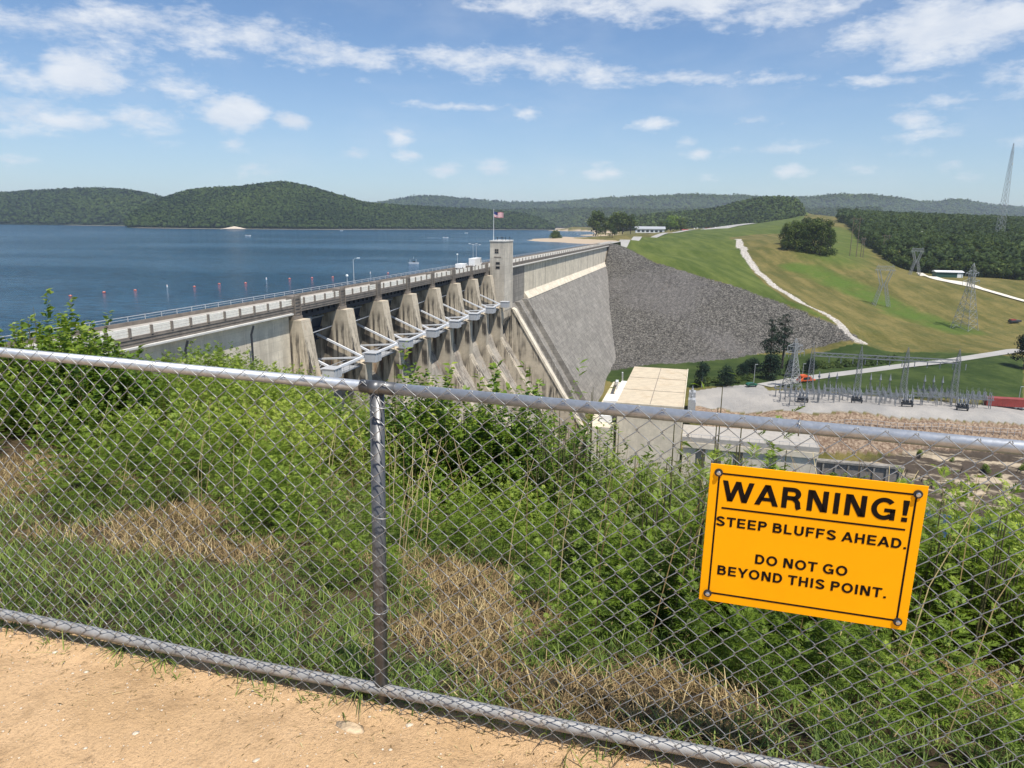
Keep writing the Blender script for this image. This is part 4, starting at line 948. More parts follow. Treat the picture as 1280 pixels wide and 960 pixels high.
grow('woodland', hill('hills', [(158, 277, 2050), (175, 262, 2300), (200, 251, 2450), (240, 240, 2600), (270, 239, 2600), (300, 237.5, 2650), (330, 233.5, 2600), (352, 231, 2550), (372, 233.5, 2550), (400, 241, 2600), (430, 249, 2650), (455, 256, 2700), (520, 260, 2750), (600, 263.5, 2800), (650, 268, 2800), (672, 274, 2800), (692, 283, 2750)], [(158, 1980), (250, 1950), (400, 2050), (560, 2500), (692, 2700)], LAKE, 12000, 9, 33), 18, .62, 2, 'green wood on the rounded hill across the lake')
grow('woodland', hill('hills', [(440, 262, 6800), (480, 254, 6800), (522, 247, 6600), (560, 248.5, 6600), (585, 252, 6600), (640, 256, 6800), (690, 254.5, 6800), (740, 252, 6800), (790, 248.5, 6600), (830, 246.5, 6600), (870, 246, 6600), (930, 247, 6500), (960, 249.5, 6500), (1010, 249, 6500), (1060, 245.5, 6500), (1090, 247, 6500), (1120, 249.5, 6500), (1165, 256, 6600), (1192, 250.5, 6300), (1215, 254, 6300), (1240, 259, 6500), (1300, 263, 6500), (1500, 255, 6500), (1700, 250, 6300)], [(440, 5200), (1000, 5000), (1700, 5000)], LAKE, 12000, 24, 41, canopy_h=12), 14, .55, 3, 'hazy blue-green wood on the distant ridges along the horizon')
grow('woodland', hill('hills', [(480, 272, 4300), (560, 267, 4300), (640, 264, 4200), (700, 263, 4200), (760, 262, 4200), (820, 264, 4200), (880, 263, 4200), (960, 264, 4000), (1100, 262, 4000)], [(480, 3700), (700, 3700), (1100, 3300)], LAKE, 7000, 14, 51, canopy_h=9), 14, .6, 4, 'dark wood on the low middle ridge behind the marina shore')
grow('woodland', hill('hills', [(770, 285, 2150), (800, 272, 2350), (840, 268, 2300), (880, 265.5, 2200), (900, 262, 2150), (925, 255, 2150), (950, 249.5, 2100), (970, 248.5, 2100), (990, 249, 2050), (998, 254, 2000), (1003, 266, 1950), (1006, 281, 1900)], [(770, 2000), (880, 1900), (960, 1750), (1006, 1700)], -12, 5200, 8.5, 61, canopy_h=7, shape=.8), 30, .6, 5, 'dark wood on the hill behind the far parking ground')
# pale beach across the water
def shore(name, pts, wd, col_mat, z=LAKE+.5):
    ribbon(name, pts, wd, col_mat, 0, step=20, z=lambda X, Y: np.full(np.shape(X), z))
M_SAND = plain('pale_beach_sand', (.50, .42, .32), .95, 0, .12, .05)
shore('beach', [at_D(x, 282, D) for x, D in ((672, 3560), (700, 3600), (735, 3560), (760, 3500))], 170, M_SAND, LAKE+2)
shore('shoreline', [at_D(x, 282, D) for x, D in ((170, 1950), (205, 1930), (250, 1915), (330, 1960), (400, 2015), (480, 2240), (560, 2460), (650, 2620), (690, 2670))], 44, M_SAND, LAKE+1.2)
shore('shoreline', [at_D(x, 282, D) for x, D in ((85, 2540), (120, 2500), (160, 2470))], 44, M_SAND, LAKE+1.0)
m = MB(); p_ = at_D(290, 282, 1945)
bl = thing('rock_outcrop', 'small pale bare bluff on the waterline of the rounded hill', 'bluff', (p_[0], p_[1], LAKE)); m.add([(-24, -4, 0), (24, -8, 0), (18, 14, 5), (0, 16, 8), (-14, 14, 5), (-40, 14, 0), (40, 14, 0)], [(0, 1, 2, 3, 4), (0, 4, 5), (1, 6, 2)]); m.build('rock_face', M_SAND, bl)
# right-hand woods
r = np.random.default_rng(5)
edge = np.array([(1046, 1300), (1056, 1230), (1066, 1060), (1078, 900), (1092, 790), (1106, 720), (1122, 655), (1150, 640), (1180, 625), (1205, 610), (1232, 590), (1280, 575), (1500, 580), (1900, 600)])
n = 21000; px = r.uniform(1046, 1800, n); t = r.random(n)**.62
De = np.interp(px, edge[:, 0], edge[:, 1]); Dd = De+(2300-De)*t**1.25
ok = ~((px < 1062) & (Dd > 1700)); px, Dd = px[ok], Dd[ok]
q = np.array([at_D(a, 300, b) for a, b in zip(px, Dd)]); gz = H(q[:, 0], q[:, 1])
R = (3.4+3.4*r.random(len(q)))*(1+(Dd-560)/3500); hh = 10+7*r.random(len(q))+4*fbm(q[:, 0], q[:, 1], 90, 3)
C = np.stack([q[:, 0], q[:, 1], gz+hh-R*.6], 1); big = fbm(q[:, 0], q[:, 1], 120, 9); ct = np.clip((big-.30)*1.0+.8*(r.random(len(q))-.42), 0, 1)
near = Dd < 1150
forest('woodland', C[near], R[near], 42, R[near]*.42, L_MID, 12, crown_tint=ct[near], label='dense green woods on the right side of the valley')
forest('woodland', C[~near], R[~near]*1.1, 20, R[~near]*.62, L_MID, 13, crown_tint=ct[~near], label='farther part of the dense woods at the right edge')
# wood edge: lower foliage so that the rim reaches the ground
n = 2600; px = r.uniform(1046, 1700, n); De = np.interp(px, edge[:, 0], edge[:, 1])+r.uniform(-4, 26, n)
q = np.array([at_D(a, 300, b) for a, b in zip(px, De)]); gz = H(q[:, 0], q[:, 1]); R = 2.6+1.8*r.random(n); C = np.stack([q[:, 0], q[:, 1], gz+1+r.random(n)*9], 1)
forest('undergrowth', C, R, 40, R*.45, L_MID, 14, label='dark lower foliage along the edge of the right-hand woods')
# ------------------------------------------------------------------ single trees
def tree(name, label, loc, h, wd, seed, cat='tree', group=None, mat=None, trunk_f=.3, nq=900, pine=False, multi=9):
    r = np.random.default_rng(seed); T = thing(name, label, cat, loc, 0, group)
    m = MB(); tr = h*.022+.08; m.tube([(0, 0, -.5), (.1*wd*.2, 0, h*.35), (0, .1*wd*.2, h*.72), (0, 0, h*.93)], [tr, tr*.75, tr*.45, tr*.15], 7)
    cs = []; rs = []
    if pine:
        for k in range(multi):
            z = h*(trunk_f+(1-trunk_f)*(k+.5)/multi); rr = wd/2*(1-.55*((z/h-trunk_f)/(1-trunk_f)))
            for j in range(4):
                a = r.uniform(0, 6.28); d = rr*r.uniform(.25, .8); c = (d*math.cos(a), d*math.sin(a), z+r.uniform(-.03, .03)*h); cs.append(c); rs.append(rr*r.uniform(.35, .55))
                m.tube([(0, 0, z-.04*h), c], [tr*.35, tr*.12], 4)
    else:
        for k in range(multi):
            a = k*2.4+r.uniform(-.4, .4); z = h*(trunk_f+.12+(1-trunk_f-.2)*r.random()); rr = wd/2*(.75-.35*abs((z/h-trunk_f-.25)/.5))
            c = (rr*.75*math.cos(a), rr*.75*math.sin(a), z); cs.append(c); rs.append(wd*.24*r.uniform(.75, 1.25)); m.tube([(0, 0, z*.6), (c[0]*.6, c[1]*.6, z*.85), c], [tr*.5, tr*.3, tr*.1], 4)
        cs.append((0, 0, h*.86)); rs.append(wd*.22); cs.append((0, 0, h*.6)); rs.append(wd*.3)
    m.build('trunk', M_BARK, T)
    C = np.array(cs); R = np.array(rs); n_ = max(30, nq//len(cs)); V, F, Tn = canopy(C, R, n_, R*(.24 if nq > 1500 else .3), seed, flat=.55 if pine else .85, up=.1)
    c = link('crown', np_mesh('crown', V, F, mat or L_MID, Tn), T); CH.setdefault(T.name, []).append(c); return T
for k, (px, pb, pt, w_, lb) in enumerate(((745, 293.5, 268, 19, 'tall round tree, leftmost on the sandy spit at the dam end'), (757, 293, 273, 11, 'narrow dark tree right of the tallest tree on the spit'), (768, 293, 269, 16, 'broad tree in the middle of the row on the spit'), (765, 297, 281, 10, 'low dark tree on the near shore of the spit'),
        (778, 292, 267, 16, 'tall tree second from the right on the spit'), (788, 291.5, 270, 13, 'dark tree at the right end of the row on the spit'), (694, 299, 291, 13, 'low round bush on the water at the tip of the spit'),
        (838, 289.5, 273, 18, 'light green tree right of the white lake building'), (826, 289, 277, 9, 'small tree against the white lake building'), (851, 288.5, 276, 14, 'dark tree behind the crest road right of the white building'), (812, 290, 281, 5, 'tiny tree in front of the white lake building'))):
    p = at_z(px, pb, -20 if k < 7 else -15.5); D_ = np.linalg.norm(p)
    if k in (6,): p = at_z(px, pb, LAKE+.3)
    elif k < 7: p = at_D(px, pb, 1080 if k != 3 else 1000)
    else: p = at_D(px, pb, 1330)
    D_ = np.linalg.norm(p); T = tree('tree', lb, (p[0], p[1], p[2]-.5), hgt(px, pb, pt, D_), w_*D_/FPX*1.45, 100+k, group='trees on the spit and by the lake building', trunk_f=.08, nq=1500, multi=12, mat=L_SHRUB if k == 7 else None)
clump = [(982, 305, 282, 18), (990, 309, 284, 17), (999, 312, 282, 20), (1008, 315, 286, 17), (1016, 316, 279, 20), (1025, 318.5, 281, 20), (1033, 319, 280, 17), (1037, 318, 290, 12), (985, 312, 290, 17), (1005, 300, 277, 18), (1020, 302, 276, 19), (993, 301, 280, 18)]
for k, (px, pb, pt, w_) in enumerate(clump):
    p = hit(px, pb); D_ = np.linalg.norm(p)
    T = tree('tree', 'dark bushy tree of the slope clump, %s' % (('%s from the left along its front' % ORD[k]) if k < 8 else ['low one at its left front corner', 'middle one of its back row', 'rightmost of its back row', 'leftmost of its back row'][k-8]), (p[0], p[1], p[2]), hgt(px, pb, pt, D_), w_*D_/FPX*(1.0+.4*((k*7)%5)/4), 140+k, group='dark trees of the clump on the green slope', trunk_f=-.08, nq=2600, multi=18)
for k, (px, pb, pt, w_, lb, pn) in enumerate(((961, 464, 404, 22, 'tall dark pine, left of the pair at the toe of the rock embankment', 1), (977, 460, 399, 26, 'tallest dark pine, right of the pair at the toe of the rock embankment', 1),
        (877, 483, 456, 20, 'round dark tree just right of the powerhouse roof', 0), (908, 482, 461, 22, 'low dark rounded tree left of the green car', 0), (962, 474, 447, 26, 'dark bushy tree under the left pine', 0), (988, 470, 452, 18, 'small dark bush under the right pine', 0), (940, 466, 450, 20, 'low dark bush left of the pines', 0),
        (1012, 466, 450, 16, 'dark bush behind the leftmost gantry mast', 0), (1279, 462, 427, 24, 'dark conical tree at the right edge beside the valley road', 0), (928, 470, 456, 16, 'small bush left of the low dark bush near the pines', 0))):
    p = hit(px, pb); D_ = np.linalg.norm(p)
    tree('pine_tree' if pn else 'tree', lb, (p[0], p[1], p[2]), hgt(px, pb, pt, D_), w_*D_/FPX*(1.25 if pn else 1.1), 170+k, trunk_f=.35 if pn else .05, nq=2600, pine=bool(pn), multi=9 if pn else 12, mat=L_PINE if k != 8 else L_PINE)
# brush along the stream bed
n = 130; t = r.random(n); px = 1010+110*t; py = 459-8*t+r.uniform(-4, 4, n); q = np.array([hit(a, b) for a, b in zip(px, py)]); R = .7+1.2*r.random(n)
forest('brush', np.stack([q[:, 0], q[:, 1], q[:, 2]+R*.3], 1), R, 60, R*.4, L_MID, 19, label='low dark brush along the stream bed above the valley road')
n = 60; t = r.random(n); px = 870+70*t; py = 483-8*t+r.uniform(-6, 2, n); q = np.array([hit(a, b) for a, b in zip(px, py)]); R = .6+1.0*r.random(n)
forest('brush', np.stack([q[:, 0], q[:, 1], q[:, 2]+R*.3], 1), R, 60, R*.4, L_MID, 20, label='low brush round the small trees above the pale lot')
for k, (px, py, w_) in enumerate(((1232, 590, 9), (1248, 597, 7), (1279, 588, 8), (1150, 569, 7), (1190, 576, 5))):
    p = hit(px, py); D_ = np.linalg.norm(p)
    tree('bush', ('round green bush on the rock ledges, %s' % ['the largest', 'just right of the largest', 'at the right edge', 'leftmost and lowest', 'small one between the others'][k]), (p[0], p[1], p[2]-.3), w_*D_/FPX, w_*D_/FPX*1.2, 200+k, cat='bush', trunk_f=.02, nq=900, multi=7, mat=L_SHRUB)
# lake building, parked cars, picnic shelters
p = at_D(812, 291, 1310)
LB = thing('lake_building', 'long low white building with a pale roof on the shore by the embankment end', 'building', (p[0], p[1], p[2]), -.1)
m = MB(); m.box(-26, 26, -7, 7, 0, 7); m.build('wall', M_WHITE, LB); m = MB(); m.prism([(-8.5, 7.01), (8.5, 7.01), (0, 11.5)], -28, 28); m.build('roof', M_GSTEEL, LB)
for k in range(6): MB().box(-23+8*k, -18+8*k, -7.06, -7.01, 1.2, 5).build('window', M_GLASS, LB)
r = np.random.default_rng(11); carc = [M_WHITE, M_DARKEQ, M_GSTEEL, M_RED, M_GREENP, M_WSTEEL]
cn = ['white', 'black', 'grey', 'red', 'green', 'silver']
first = {}; ccount = {}
def far_car(px, py, D, ci, group):
    p = at_D(px, py, D); z = h1(p[0], p[1]) if D < 3000 else p[2]
    if ci not in first:
        T = thing('parked_car', '', 'car', (p[0], p[1], 0), 0, group)
        MB().prism([(-2.3, .35), (2.3, .35), (2.3, .95), (1.4, 1.0), (.8, 1.55), (-1.5, 1.55), (-2.25, 1.0)], -.9, .9, axis=1).build('body', carc[ci], T)
        MB().box(-1.3, .7, -.92, -.905, 1.02, 1.42).build('window', M_GLASS, T); first[ci] = T
    else: T = copy_tree(first[ci])
    T.location = (p[0], p[1], max(z, p[2])+.3); T.rotation_euler = (0, 0, random.uniform(-.4, .4)+1.2); T['group'] = group; T.scale = (1.3, 1.3, 1.3)
    ccount[ci] = ccount.get(ci, -1)+1; T['label'] = '%s %s car from the left on the far parking ground' % (ORD[min(11, ccount[ci])], cn[ci])
for k in range(34):
    u = k/33; px = 868+125*u; py = 286.6-1.4*math.sin(u*3)+random.uniform(-.5, .5)
    far_car(px, py, 1560+180*u+random.uniform(-20, 20), int(r.integers(0, 6)), 'cars on the far parking ground')
p = at_D(856, 289.4, 1290); 
TT_ = thing('red_canopy', 'small red-roofed shelter beside the crest road before the parking ground', 'shelter', (p[0], p[1], p[2]-1)); MB().prism([(-4, 3.2), (4, 3.2), (0, 5)], -6, 6).build('roof', M_RED, TT_)
m = MB()
for x_ in (-5, 5):
    for y_ in (-3, 3): m.box(x_-.15, x_+.15, y_-.15, y_+.15, 0, 3.2)
m.build('post', M_WHITE, TT_)
# ------------------------------------------------------------------ boats and buoys
def boat(px, py, L, label, wake=0, rz=0, canopy_=False, group=None):
    p = at_z(px, py, LAKE); T = thing('motor_boat', label, 'boat', (p[0], p[1], LAKE), rz, group); s = L/6
    m = MB(); lo = [(-3, -.9), (1.2, -.9), (3.1, 0), (1.2, .9), (-3, .9)]; v = [(x*s*.93, y*s*.7, -.2) for x, y in lo]+[(x*s, y*s, .95*s) for x, y in lo]
    m.add(v, [(4, 3, 2, 1, 0), (5, 6, 7, 8, 9)]+[(i, (i+1) % 5, (i+1) % 5+5, i+5) for i in range(5)]); m.build('hull', M_WHITE if not canopy_ else M_WSTEEL, T)
    MB().prism([(-.5*s, .96*s), (1.0*s, .96*s), (.5*s, 1.6*s), (-.4*s, 1.6*s)], -.7*s, .7*s, axis=1).build('windscreen', M_GLASS, T)
    if canopy_:
        MB().box(-2*s, 1.5*s, -.9*s, .9*s, 2.6*s, 2.75*s).build('canopy', M_DARKEQ, T)
        m = MB()
        for x_ in (-1.9, 1.4):
            for y_ in (-.8, .8): m.beam((x_*s, y_*s, .9*s), (x_*s, y_*s, 2.6*s), .09*s)
        m.tube([(0, 0, 2.7*s), (0, 0, 4*s)], .05*s, 4); m.build('canopy_frame', M_WHITE, T)
    if wake:
        w_ = MB(); w_.add([(-2.5*s, -1.2*s, .06), (-2.5*s, 1.2*s, .06), (-2.5*s-wake, 3*s, .05), (-2.5*s-wake, -3*s, .05)], [(0, 1, 2, 3)])
        o = w_.build('wake', M_FOAM, None, (p[0], p[1], LAKE), rz); tag(o, 'thin white foam trail on the lake behind a moving boat', 'foam', kind='stuff')
M_FOAM = plain('boat_foam', (.45, .55, .62), .6)
boat(517, 330, 6.5, 'dark-roofed pontoon boat nearest to the dam, right of the lamp', rz=.5, canopy_=True)
boat(310, 295, 9, 'white motor boat alone off the wooded hill on the left', rz=.1)
boat(557, 297.5, 9, 'white boat trailing foam left of the tower', 26, rz=.15)
boat(583, 291.5, 8, 'white boat farthest out, just left of the flag', 20, rz=.2)
boat(427, 288.5, 8, 'tiny white boat close to the far shore in mid lake', rz=0)
boat(722, 293, 7, 'small white boat moored behind the sandy spit', rz=1.0)
boat(395, 348, 0.1+2.2, 'tiny white skiff on the water left of the street lamp', rz=.4) if 0 else None
def buoy(px, py, label, red=True, src=[None, None]):
    p = at_z(px, py, LAKE); k = 0 if red else 1
    if src[k] is None:
        T = thing('buoy', label, 'buoy', (0, 0, 0), 0, 'buoys in front of the dam')
        if red: MB().lathe((0, 0, -.3), [(.3, 0), (.95, .3), (1.0, .7), (.8, 1.1), (.3, 1.25)], 12).build('float', M_BUOY, T, smooth=True); MB().lathe((0, 0, .95), [(.3, 0), (.3, .35), (.1, .4)], 8).build('cap', M_WHITE, T)
        else: MB().lathe((0, 0, -.3), [(.4, 0), (.5, .3), (.42, 1.8), (.3, 2.3), (.1, 2.5)], 12).build('float', M_WHITE, T, smooth=True); MB().lathe((0, 0, 1.2), [(.46, 0), (.46, .3)], 12).build('band', M_BUOY, T)
        src[k] = T
    else: T = copy_tree(src[k])
    T.location = (p[0], p[1], LAKE); T.scale = (.5, .5, .3 if red else .42); T['label'] = label
bl_ = [(88, 370, 1), (130, 365.5, 1), (169, 363, 1), (209, 359, 0), (243, 358.5, 1), (274, 355, 1), (307, 354, 1), (333, 349.5, 0), (362, 348.5, 1), (390, 347.5, 1), (416, 346.5, 1), (463, 342, 0), (485, 341.5, 1)]
ords = ['first', 'second', 'third', '', 'fourth', 'fifth', 'sixth', '', 'seventh', 'eighth', 'ninth', '', 'tenth']
wl = {3: 'white upright buoy, left one of the three white ones in the line', 7: 'white upright buoy in the middle of the buoy line', 11: 'white upright buoy nearest the tower in the buoy line'}
for k, (x, y, rd) in enumerate(bl_): buoy(x, y, wl[k] if not rd else 'orange round buoy, %s from the left in the line before the dam' % ords[k], bool(rd))
# ------------------------------------------------------------------ foreground: fence line
FZ = -.267; FD = np.array([math.cos(FZ), math.sin(FZ)]); FN = np.array([-math.sin(FZ), math.cos(FZ)]); F0 = np.array([-1.478, 2.4986])
FTOP = -.4985; FBOT = -1.617; GZ = -1.672
def ft(s): return FTOP-.0164*s
def fxy(s, q=0.): return F0+FD*s+FN*q
def sq(x, y): return (x-F0[0])*FD[0]+(y-F0[1])*FD[1], (x-F0[0])*FN[0]+(y-F0[1])*FN[1]
def G(x, y):
    """foreground ground height"""
    x = np.asarray(x, float); y = np.asarray(y, float); s, q = sq(x, y)
    sl = np.interp(s, [-6, -1, 0, 1.5, 3, 5], [.15, .20, .245, .27, .275, .27])
    qe = np.interp(s, [-12, -4, -1, 1, 3, 6], [12, 8.5, 6.5, 5.2, 3.6, 3.6])
    z = GZ-np.clip(q-.1, 0, None)*sl-.10*np.clip(q, 0, .35)
    z = z-np.clip(q-qe, 0, None)*1.5-np.clip(q-qe-6, 0, None)*1.2
    z = z+(fbm(x, y, 1.6, 31)-.5)*.10*np.clip(np.abs(q)*1.5+.15, 0, 1)+(fbm(x, y, .35, 33)-.5)*np.where(q > .05, .05, .012)
    z = z+np.where(q < 0, (fbm(x, y, .11, 35)-.5)*.011+(fbm(x, y, .5, 36)-.5)*.045, 0)
    lip = np.clip(1-np.abs(q+.10)/.14, 0, 1); z = z-.028*lip*(fbm(x, y, .3, 37))
    return np.maximum(z, -91)
def ghit(px, py):
    d = ray(px, py); t = np.linspace(.8, 14, 1500); P_ = t[:, None]*d[None]; g = P_[:, 2]-G(P_[:, 0], P_[:, 1]); k = int(np.argmax(g < 0)); return P_[k]
def pts_hit(L): return [ghit(*p) for p in L]
# grid in fence coordinates, fine near the fence
ss = np.concatenate([np.linspace(-14, -3.2, 50), np.linspace(-3, 4.4, 640), np.linspace(4.6, 14, 50)]); qq = np.concatenate([np.linspace(-9, -1.8, 30), np.linspace(-1.7, .5, 260), np.linspace(.54, 6, 130), np.linspace(6.3, 60, 60)])
S_, Q_ = np.meshgrid(ss, qq, indexing='ij'); X = F0[0]+FD[0]*S_+FN[0]*Q_; Y = F0[1]+FD[1]*S_+FN[1]*Q_; Z = G(X, Y)
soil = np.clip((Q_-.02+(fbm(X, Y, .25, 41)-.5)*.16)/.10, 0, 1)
I_ = np.arange(X.size).reshape(X.shape); FF = np.stack([I_[:-1, :-1], I_[1:, :-1], I_[1:, 1:], I_[:-1, 1:]], -1).reshape(-1, 4)
def m_dirt(t, p):
    co = t.node('ShaderNodeTexCoord').outputs['Object']; a = t.node('ShaderNodeAttribute', attribute_name='soil').outputs['Fac']
    big = t.noise(co, 1.3, 6, .6); med = t.noise(co, 7, 6, .7); fine = t.noise(co, 60, 5, .75)
    c = t.mix(t.ramp(big, .3, .7), (.66, .425, .215, 1), (.84, .56, .31, 1))
    c = t.mix(t.math('MULTIPLY', t.ramp(med, .48, .70), .65), c, (.50, .32, .165, 1))
    c = t.mix(t.math('MULTIPLY', t.ramp(fine, .48, .75), .6), c, (.36, .24, .14, 1)); c = t.mix(t.math('MULTIPLY', t.ramp(t.noise(co, 22, 6, .8, .6), .54, .66), .5), c, (.30, .19, .10, 1))
    v = t.node('ShaderNodeTexVoronoi', {'Vector': co, 'Scale': 70.}); vs = t.ramp(v.outputs['Distance'], .16, .08)
    sel = t.math('GREATER_THAN', t.node('ShaderNodeSeparateXYZ', {0: v.outputs['Color']}).outputs[0], .80)
    c = t.mix(t.math('MULTIPLY', t.math('MULTIPLY', vs, sel), .6), c, (.78, .62, .42, 1))
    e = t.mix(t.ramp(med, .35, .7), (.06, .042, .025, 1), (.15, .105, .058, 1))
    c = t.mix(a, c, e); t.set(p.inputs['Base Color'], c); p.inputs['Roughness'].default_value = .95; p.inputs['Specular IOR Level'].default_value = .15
    hh = t.math('ADD', t.math('MULTIPLY', med, .35), t.math('ADD', t.math('MULTIPLY', fine, .5), t.math('MULTIPLY', t.math('MULTIPLY', vs, sel), .5)))
    t.set(p.inputs['Normal'], t.node('ShaderNodeBump', {'Height': hh, 'Strength': 1., 'Distance': .045}))
M_DIRT = material('sandy_dirt', m_dirt)
gd = link('dirt_path', np_mesh('dirt_path', np.stack([X, Y, Z], -1).reshape(-1, 3), FF, M_DIRT, smooth=True, attrs={'soil': soil.ravel()})); tag(gd, kind='structure')
# ------------------------------------------------------------------ chain-link fence
FE = thing('chain_link_fence', 'galvanised chain-link fence with grey pipes across the whole foreground', 'fence', (F0[0], F0[1], 0), FZ)
def sag(s): return -.010*math.sin((s-1.08)*1.1)**2 if 0 else 0.
m = MB(); m.tube([(-4.5, 0, ft(-4.5)), (1.06, 0, ft(1.06))], .0188, 16, True); m.tube([(1.10, 0, ft(1.1)), (6.5, 0, ft(6.5))], .0188, 16, True)
m.build('top_rail', M_GALV, FE, smooth=True)
m = MB(); m.tube([(1.03, 0, ft(1.03)), (1.15, 0, ft(1.15))], .0212, 16); m.tube([(1.06, 0, ft(1.06)-.002), (1.098, 0, ft(1.1)-.002)], .024, 16); m.build('rail_collar', M_POST, FE, smooth=True)
m = MB(); pb = [(s, 0, FBOT-.004*math.sin(s*1.7)-.004*math.sin(s*4.1)) for s in np.linspace(-4.5, 6.5, 60)]; m.tube(pb, .0205, 14); m.build('bottom_pipe', M_PIPE, FE, smooth=True)
m = MB(); m.tube([(1.082, .004, ft(1.08)-.018), (1.052, .010, GZ-.3)], .0235, 16); m.build('post', M_POST, FE, smooth=True)
for s_ in (-3.0, 5.2):
    m = MB(); m.tube([(s_, .004, ft(s_)-.018), (s_, .010, GZ-.3)], .0235, 12); m.build('post', M_POST, FE, smooth=True)
# wires: one flat spiral per column, hooked into its neighbours
PW = .0360; rowh = .036; WR = .00142; Ztop = FTOP+.021; NR = 33
def bulge(s, z): return -.0212-.0055+.006*math.sin(s*2.3+z*3)+.004*math.sin(s*5.7-z*6)
Vs, Fs, base_ = [], [], 0
kk = int((4.5)/PW); K0, K1 = -kk, int(6.0/PW); nseg = 5
for k in range(K0, K1):
    dz_ = -.0164*(k+.5)*PW; x0, x1 = k*PW-.0029, (k+1)*PW+.0029; pts = []
    jit = .0015*math.sin(k*1.7)
    for i in range(NR+1):
        side = (i+k) % 2; x = x1 if side == 0 else x0; z = Ztop-i*rowh+dz_*(1-i/NR)
        xs = x+.0022*math.sin(z*11+k*.05)+jit*.3+.004*math.sin(z*2.5+x*1.3); dy = .0022*(1 if side == 0 else -1); inn = (-1 if side == 0 else 1)
        b = bulge(x, z)
        if i == 0: pts += [(xs, b+dy, z)]
        elif i == NR: pts += [(xs, b+dy, z+.004)]
        else: pts += [(xs+inn*.0042, b+dy*1.5, z+.0045), (xs, b, z), (xs+inn*.0042, b-dy*1.5, z-.0045)]
    top_side = (0+k) % 2; xe = pts[0][0]
    # knuckle: bent-over end, or twisted barb at the bottom
    if top_side == 0: pts = [(xe+.005, pts[0][1]-.001, Ztop+dz_-.006), (xe+.003, pts[0][1], Ztop+dz_+.001)]+pts
    pts = pts+[(pts[-1][0]+.002*(-1)**k, pts[-1][1]-.002, pts[-1][2]-.012), (pts[-1][0]-.001, pts[-1][1]+.001, pts[-1][2]-.020)]
    P_ = np.array(pts); d = np.gradient(P_, axis=0); d = unit(d); ref = np.array([0, 1., 0]); a = unit(np.cross(d, ref)); b_ = np.cross(a, d)
    ang = np.arange(nseg)*2*math.pi/nseg
    V = P_[:, None]+WR*(np.cos(ang)[None, :, None]*a[:, None]+np.sin(ang)[None, :, None]*b_[:, None])
    n = len(P_); I2 = np.arange(n*nseg).reshape(n, nseg)+base_; J2 = np.roll(I2, -1, axis=1)
    Vs.append(V.reshape(-1, 3)); Fs.append(np.stack([I2[:-1], J2[:-1], J2[1:], I2[1:]], -1).reshape(-1, 4)); base_ += n*nseg
link('wire_mesh', np_mesh('wire_mesh', np.concatenate(Vs), np.concatenate(Fs), M_WIRE, smooth=True), FE)
for s_, z_ in ((1.10, FTOP-.075), (1.09, -.95), (1.07, -1.3), (.25, FTOP), (2.35, FTOP), (-.6, FTOP)):
    m = MB(); post_ = z_ != FTOP
    ring = [(s_+.029*math.cos(t), -.006+.031*math.sin(t), z_-.004*math.cos(t)) for t in np.linspace(0, 6.28, 14)] if post_ else [(s_+.003*math.sin(t), -.006+.027*math.sin(t), ft(s_)+.023*math.cos(t)) for t in np.linspace(0, 6.28, 14)]
    m.tube(ring, .0018, 5, False); m.build('tie_wire', M_WIRE, FE, smooth=True)
# ------------------------------------------------------------------ warning sign
SW, SH_ = .549, .4195; sc_ = (2.1225+2.6715)/2; szc = (-.6507-1.073)/2
p = fxy(sc_, -.046); SG = thing('warning_sign', 'orange-yellow warning sign about steep bluffs bolted to the chain-link fence', 'sign', (p[0], p[1], szc-.0015), FZ)
SG.rotation_euler = (0, rad(.75), FZ)
m = MB(); m.box(-SW/2, SW/2, 0, .003, -SH_/2, SH_/2); m.build('panel', M_SIGN, SG, bevel=.0008)
bx, bz, bt = SW/2-.023, SH_/2-.024, .0048
m = MB(); m.box(-bx, bx, -.0008, -.0001, bz-bt, bz); m.box(-bx, bx, -.0008, -.0001, -bz, -bz+bt); m.box(-bx, -bx+bt, -.0008, -.0001, -bz+bt, bz-bt); m.box(bx-bt, bx, -.0008, -.0001, -bz+bt, bz-bt)
m.build('border', M_BLACK, SG)
MB().box(-.235, .235, -.0008, -.0001, .0795, .0845).build('underline', M_BLACK, SG)
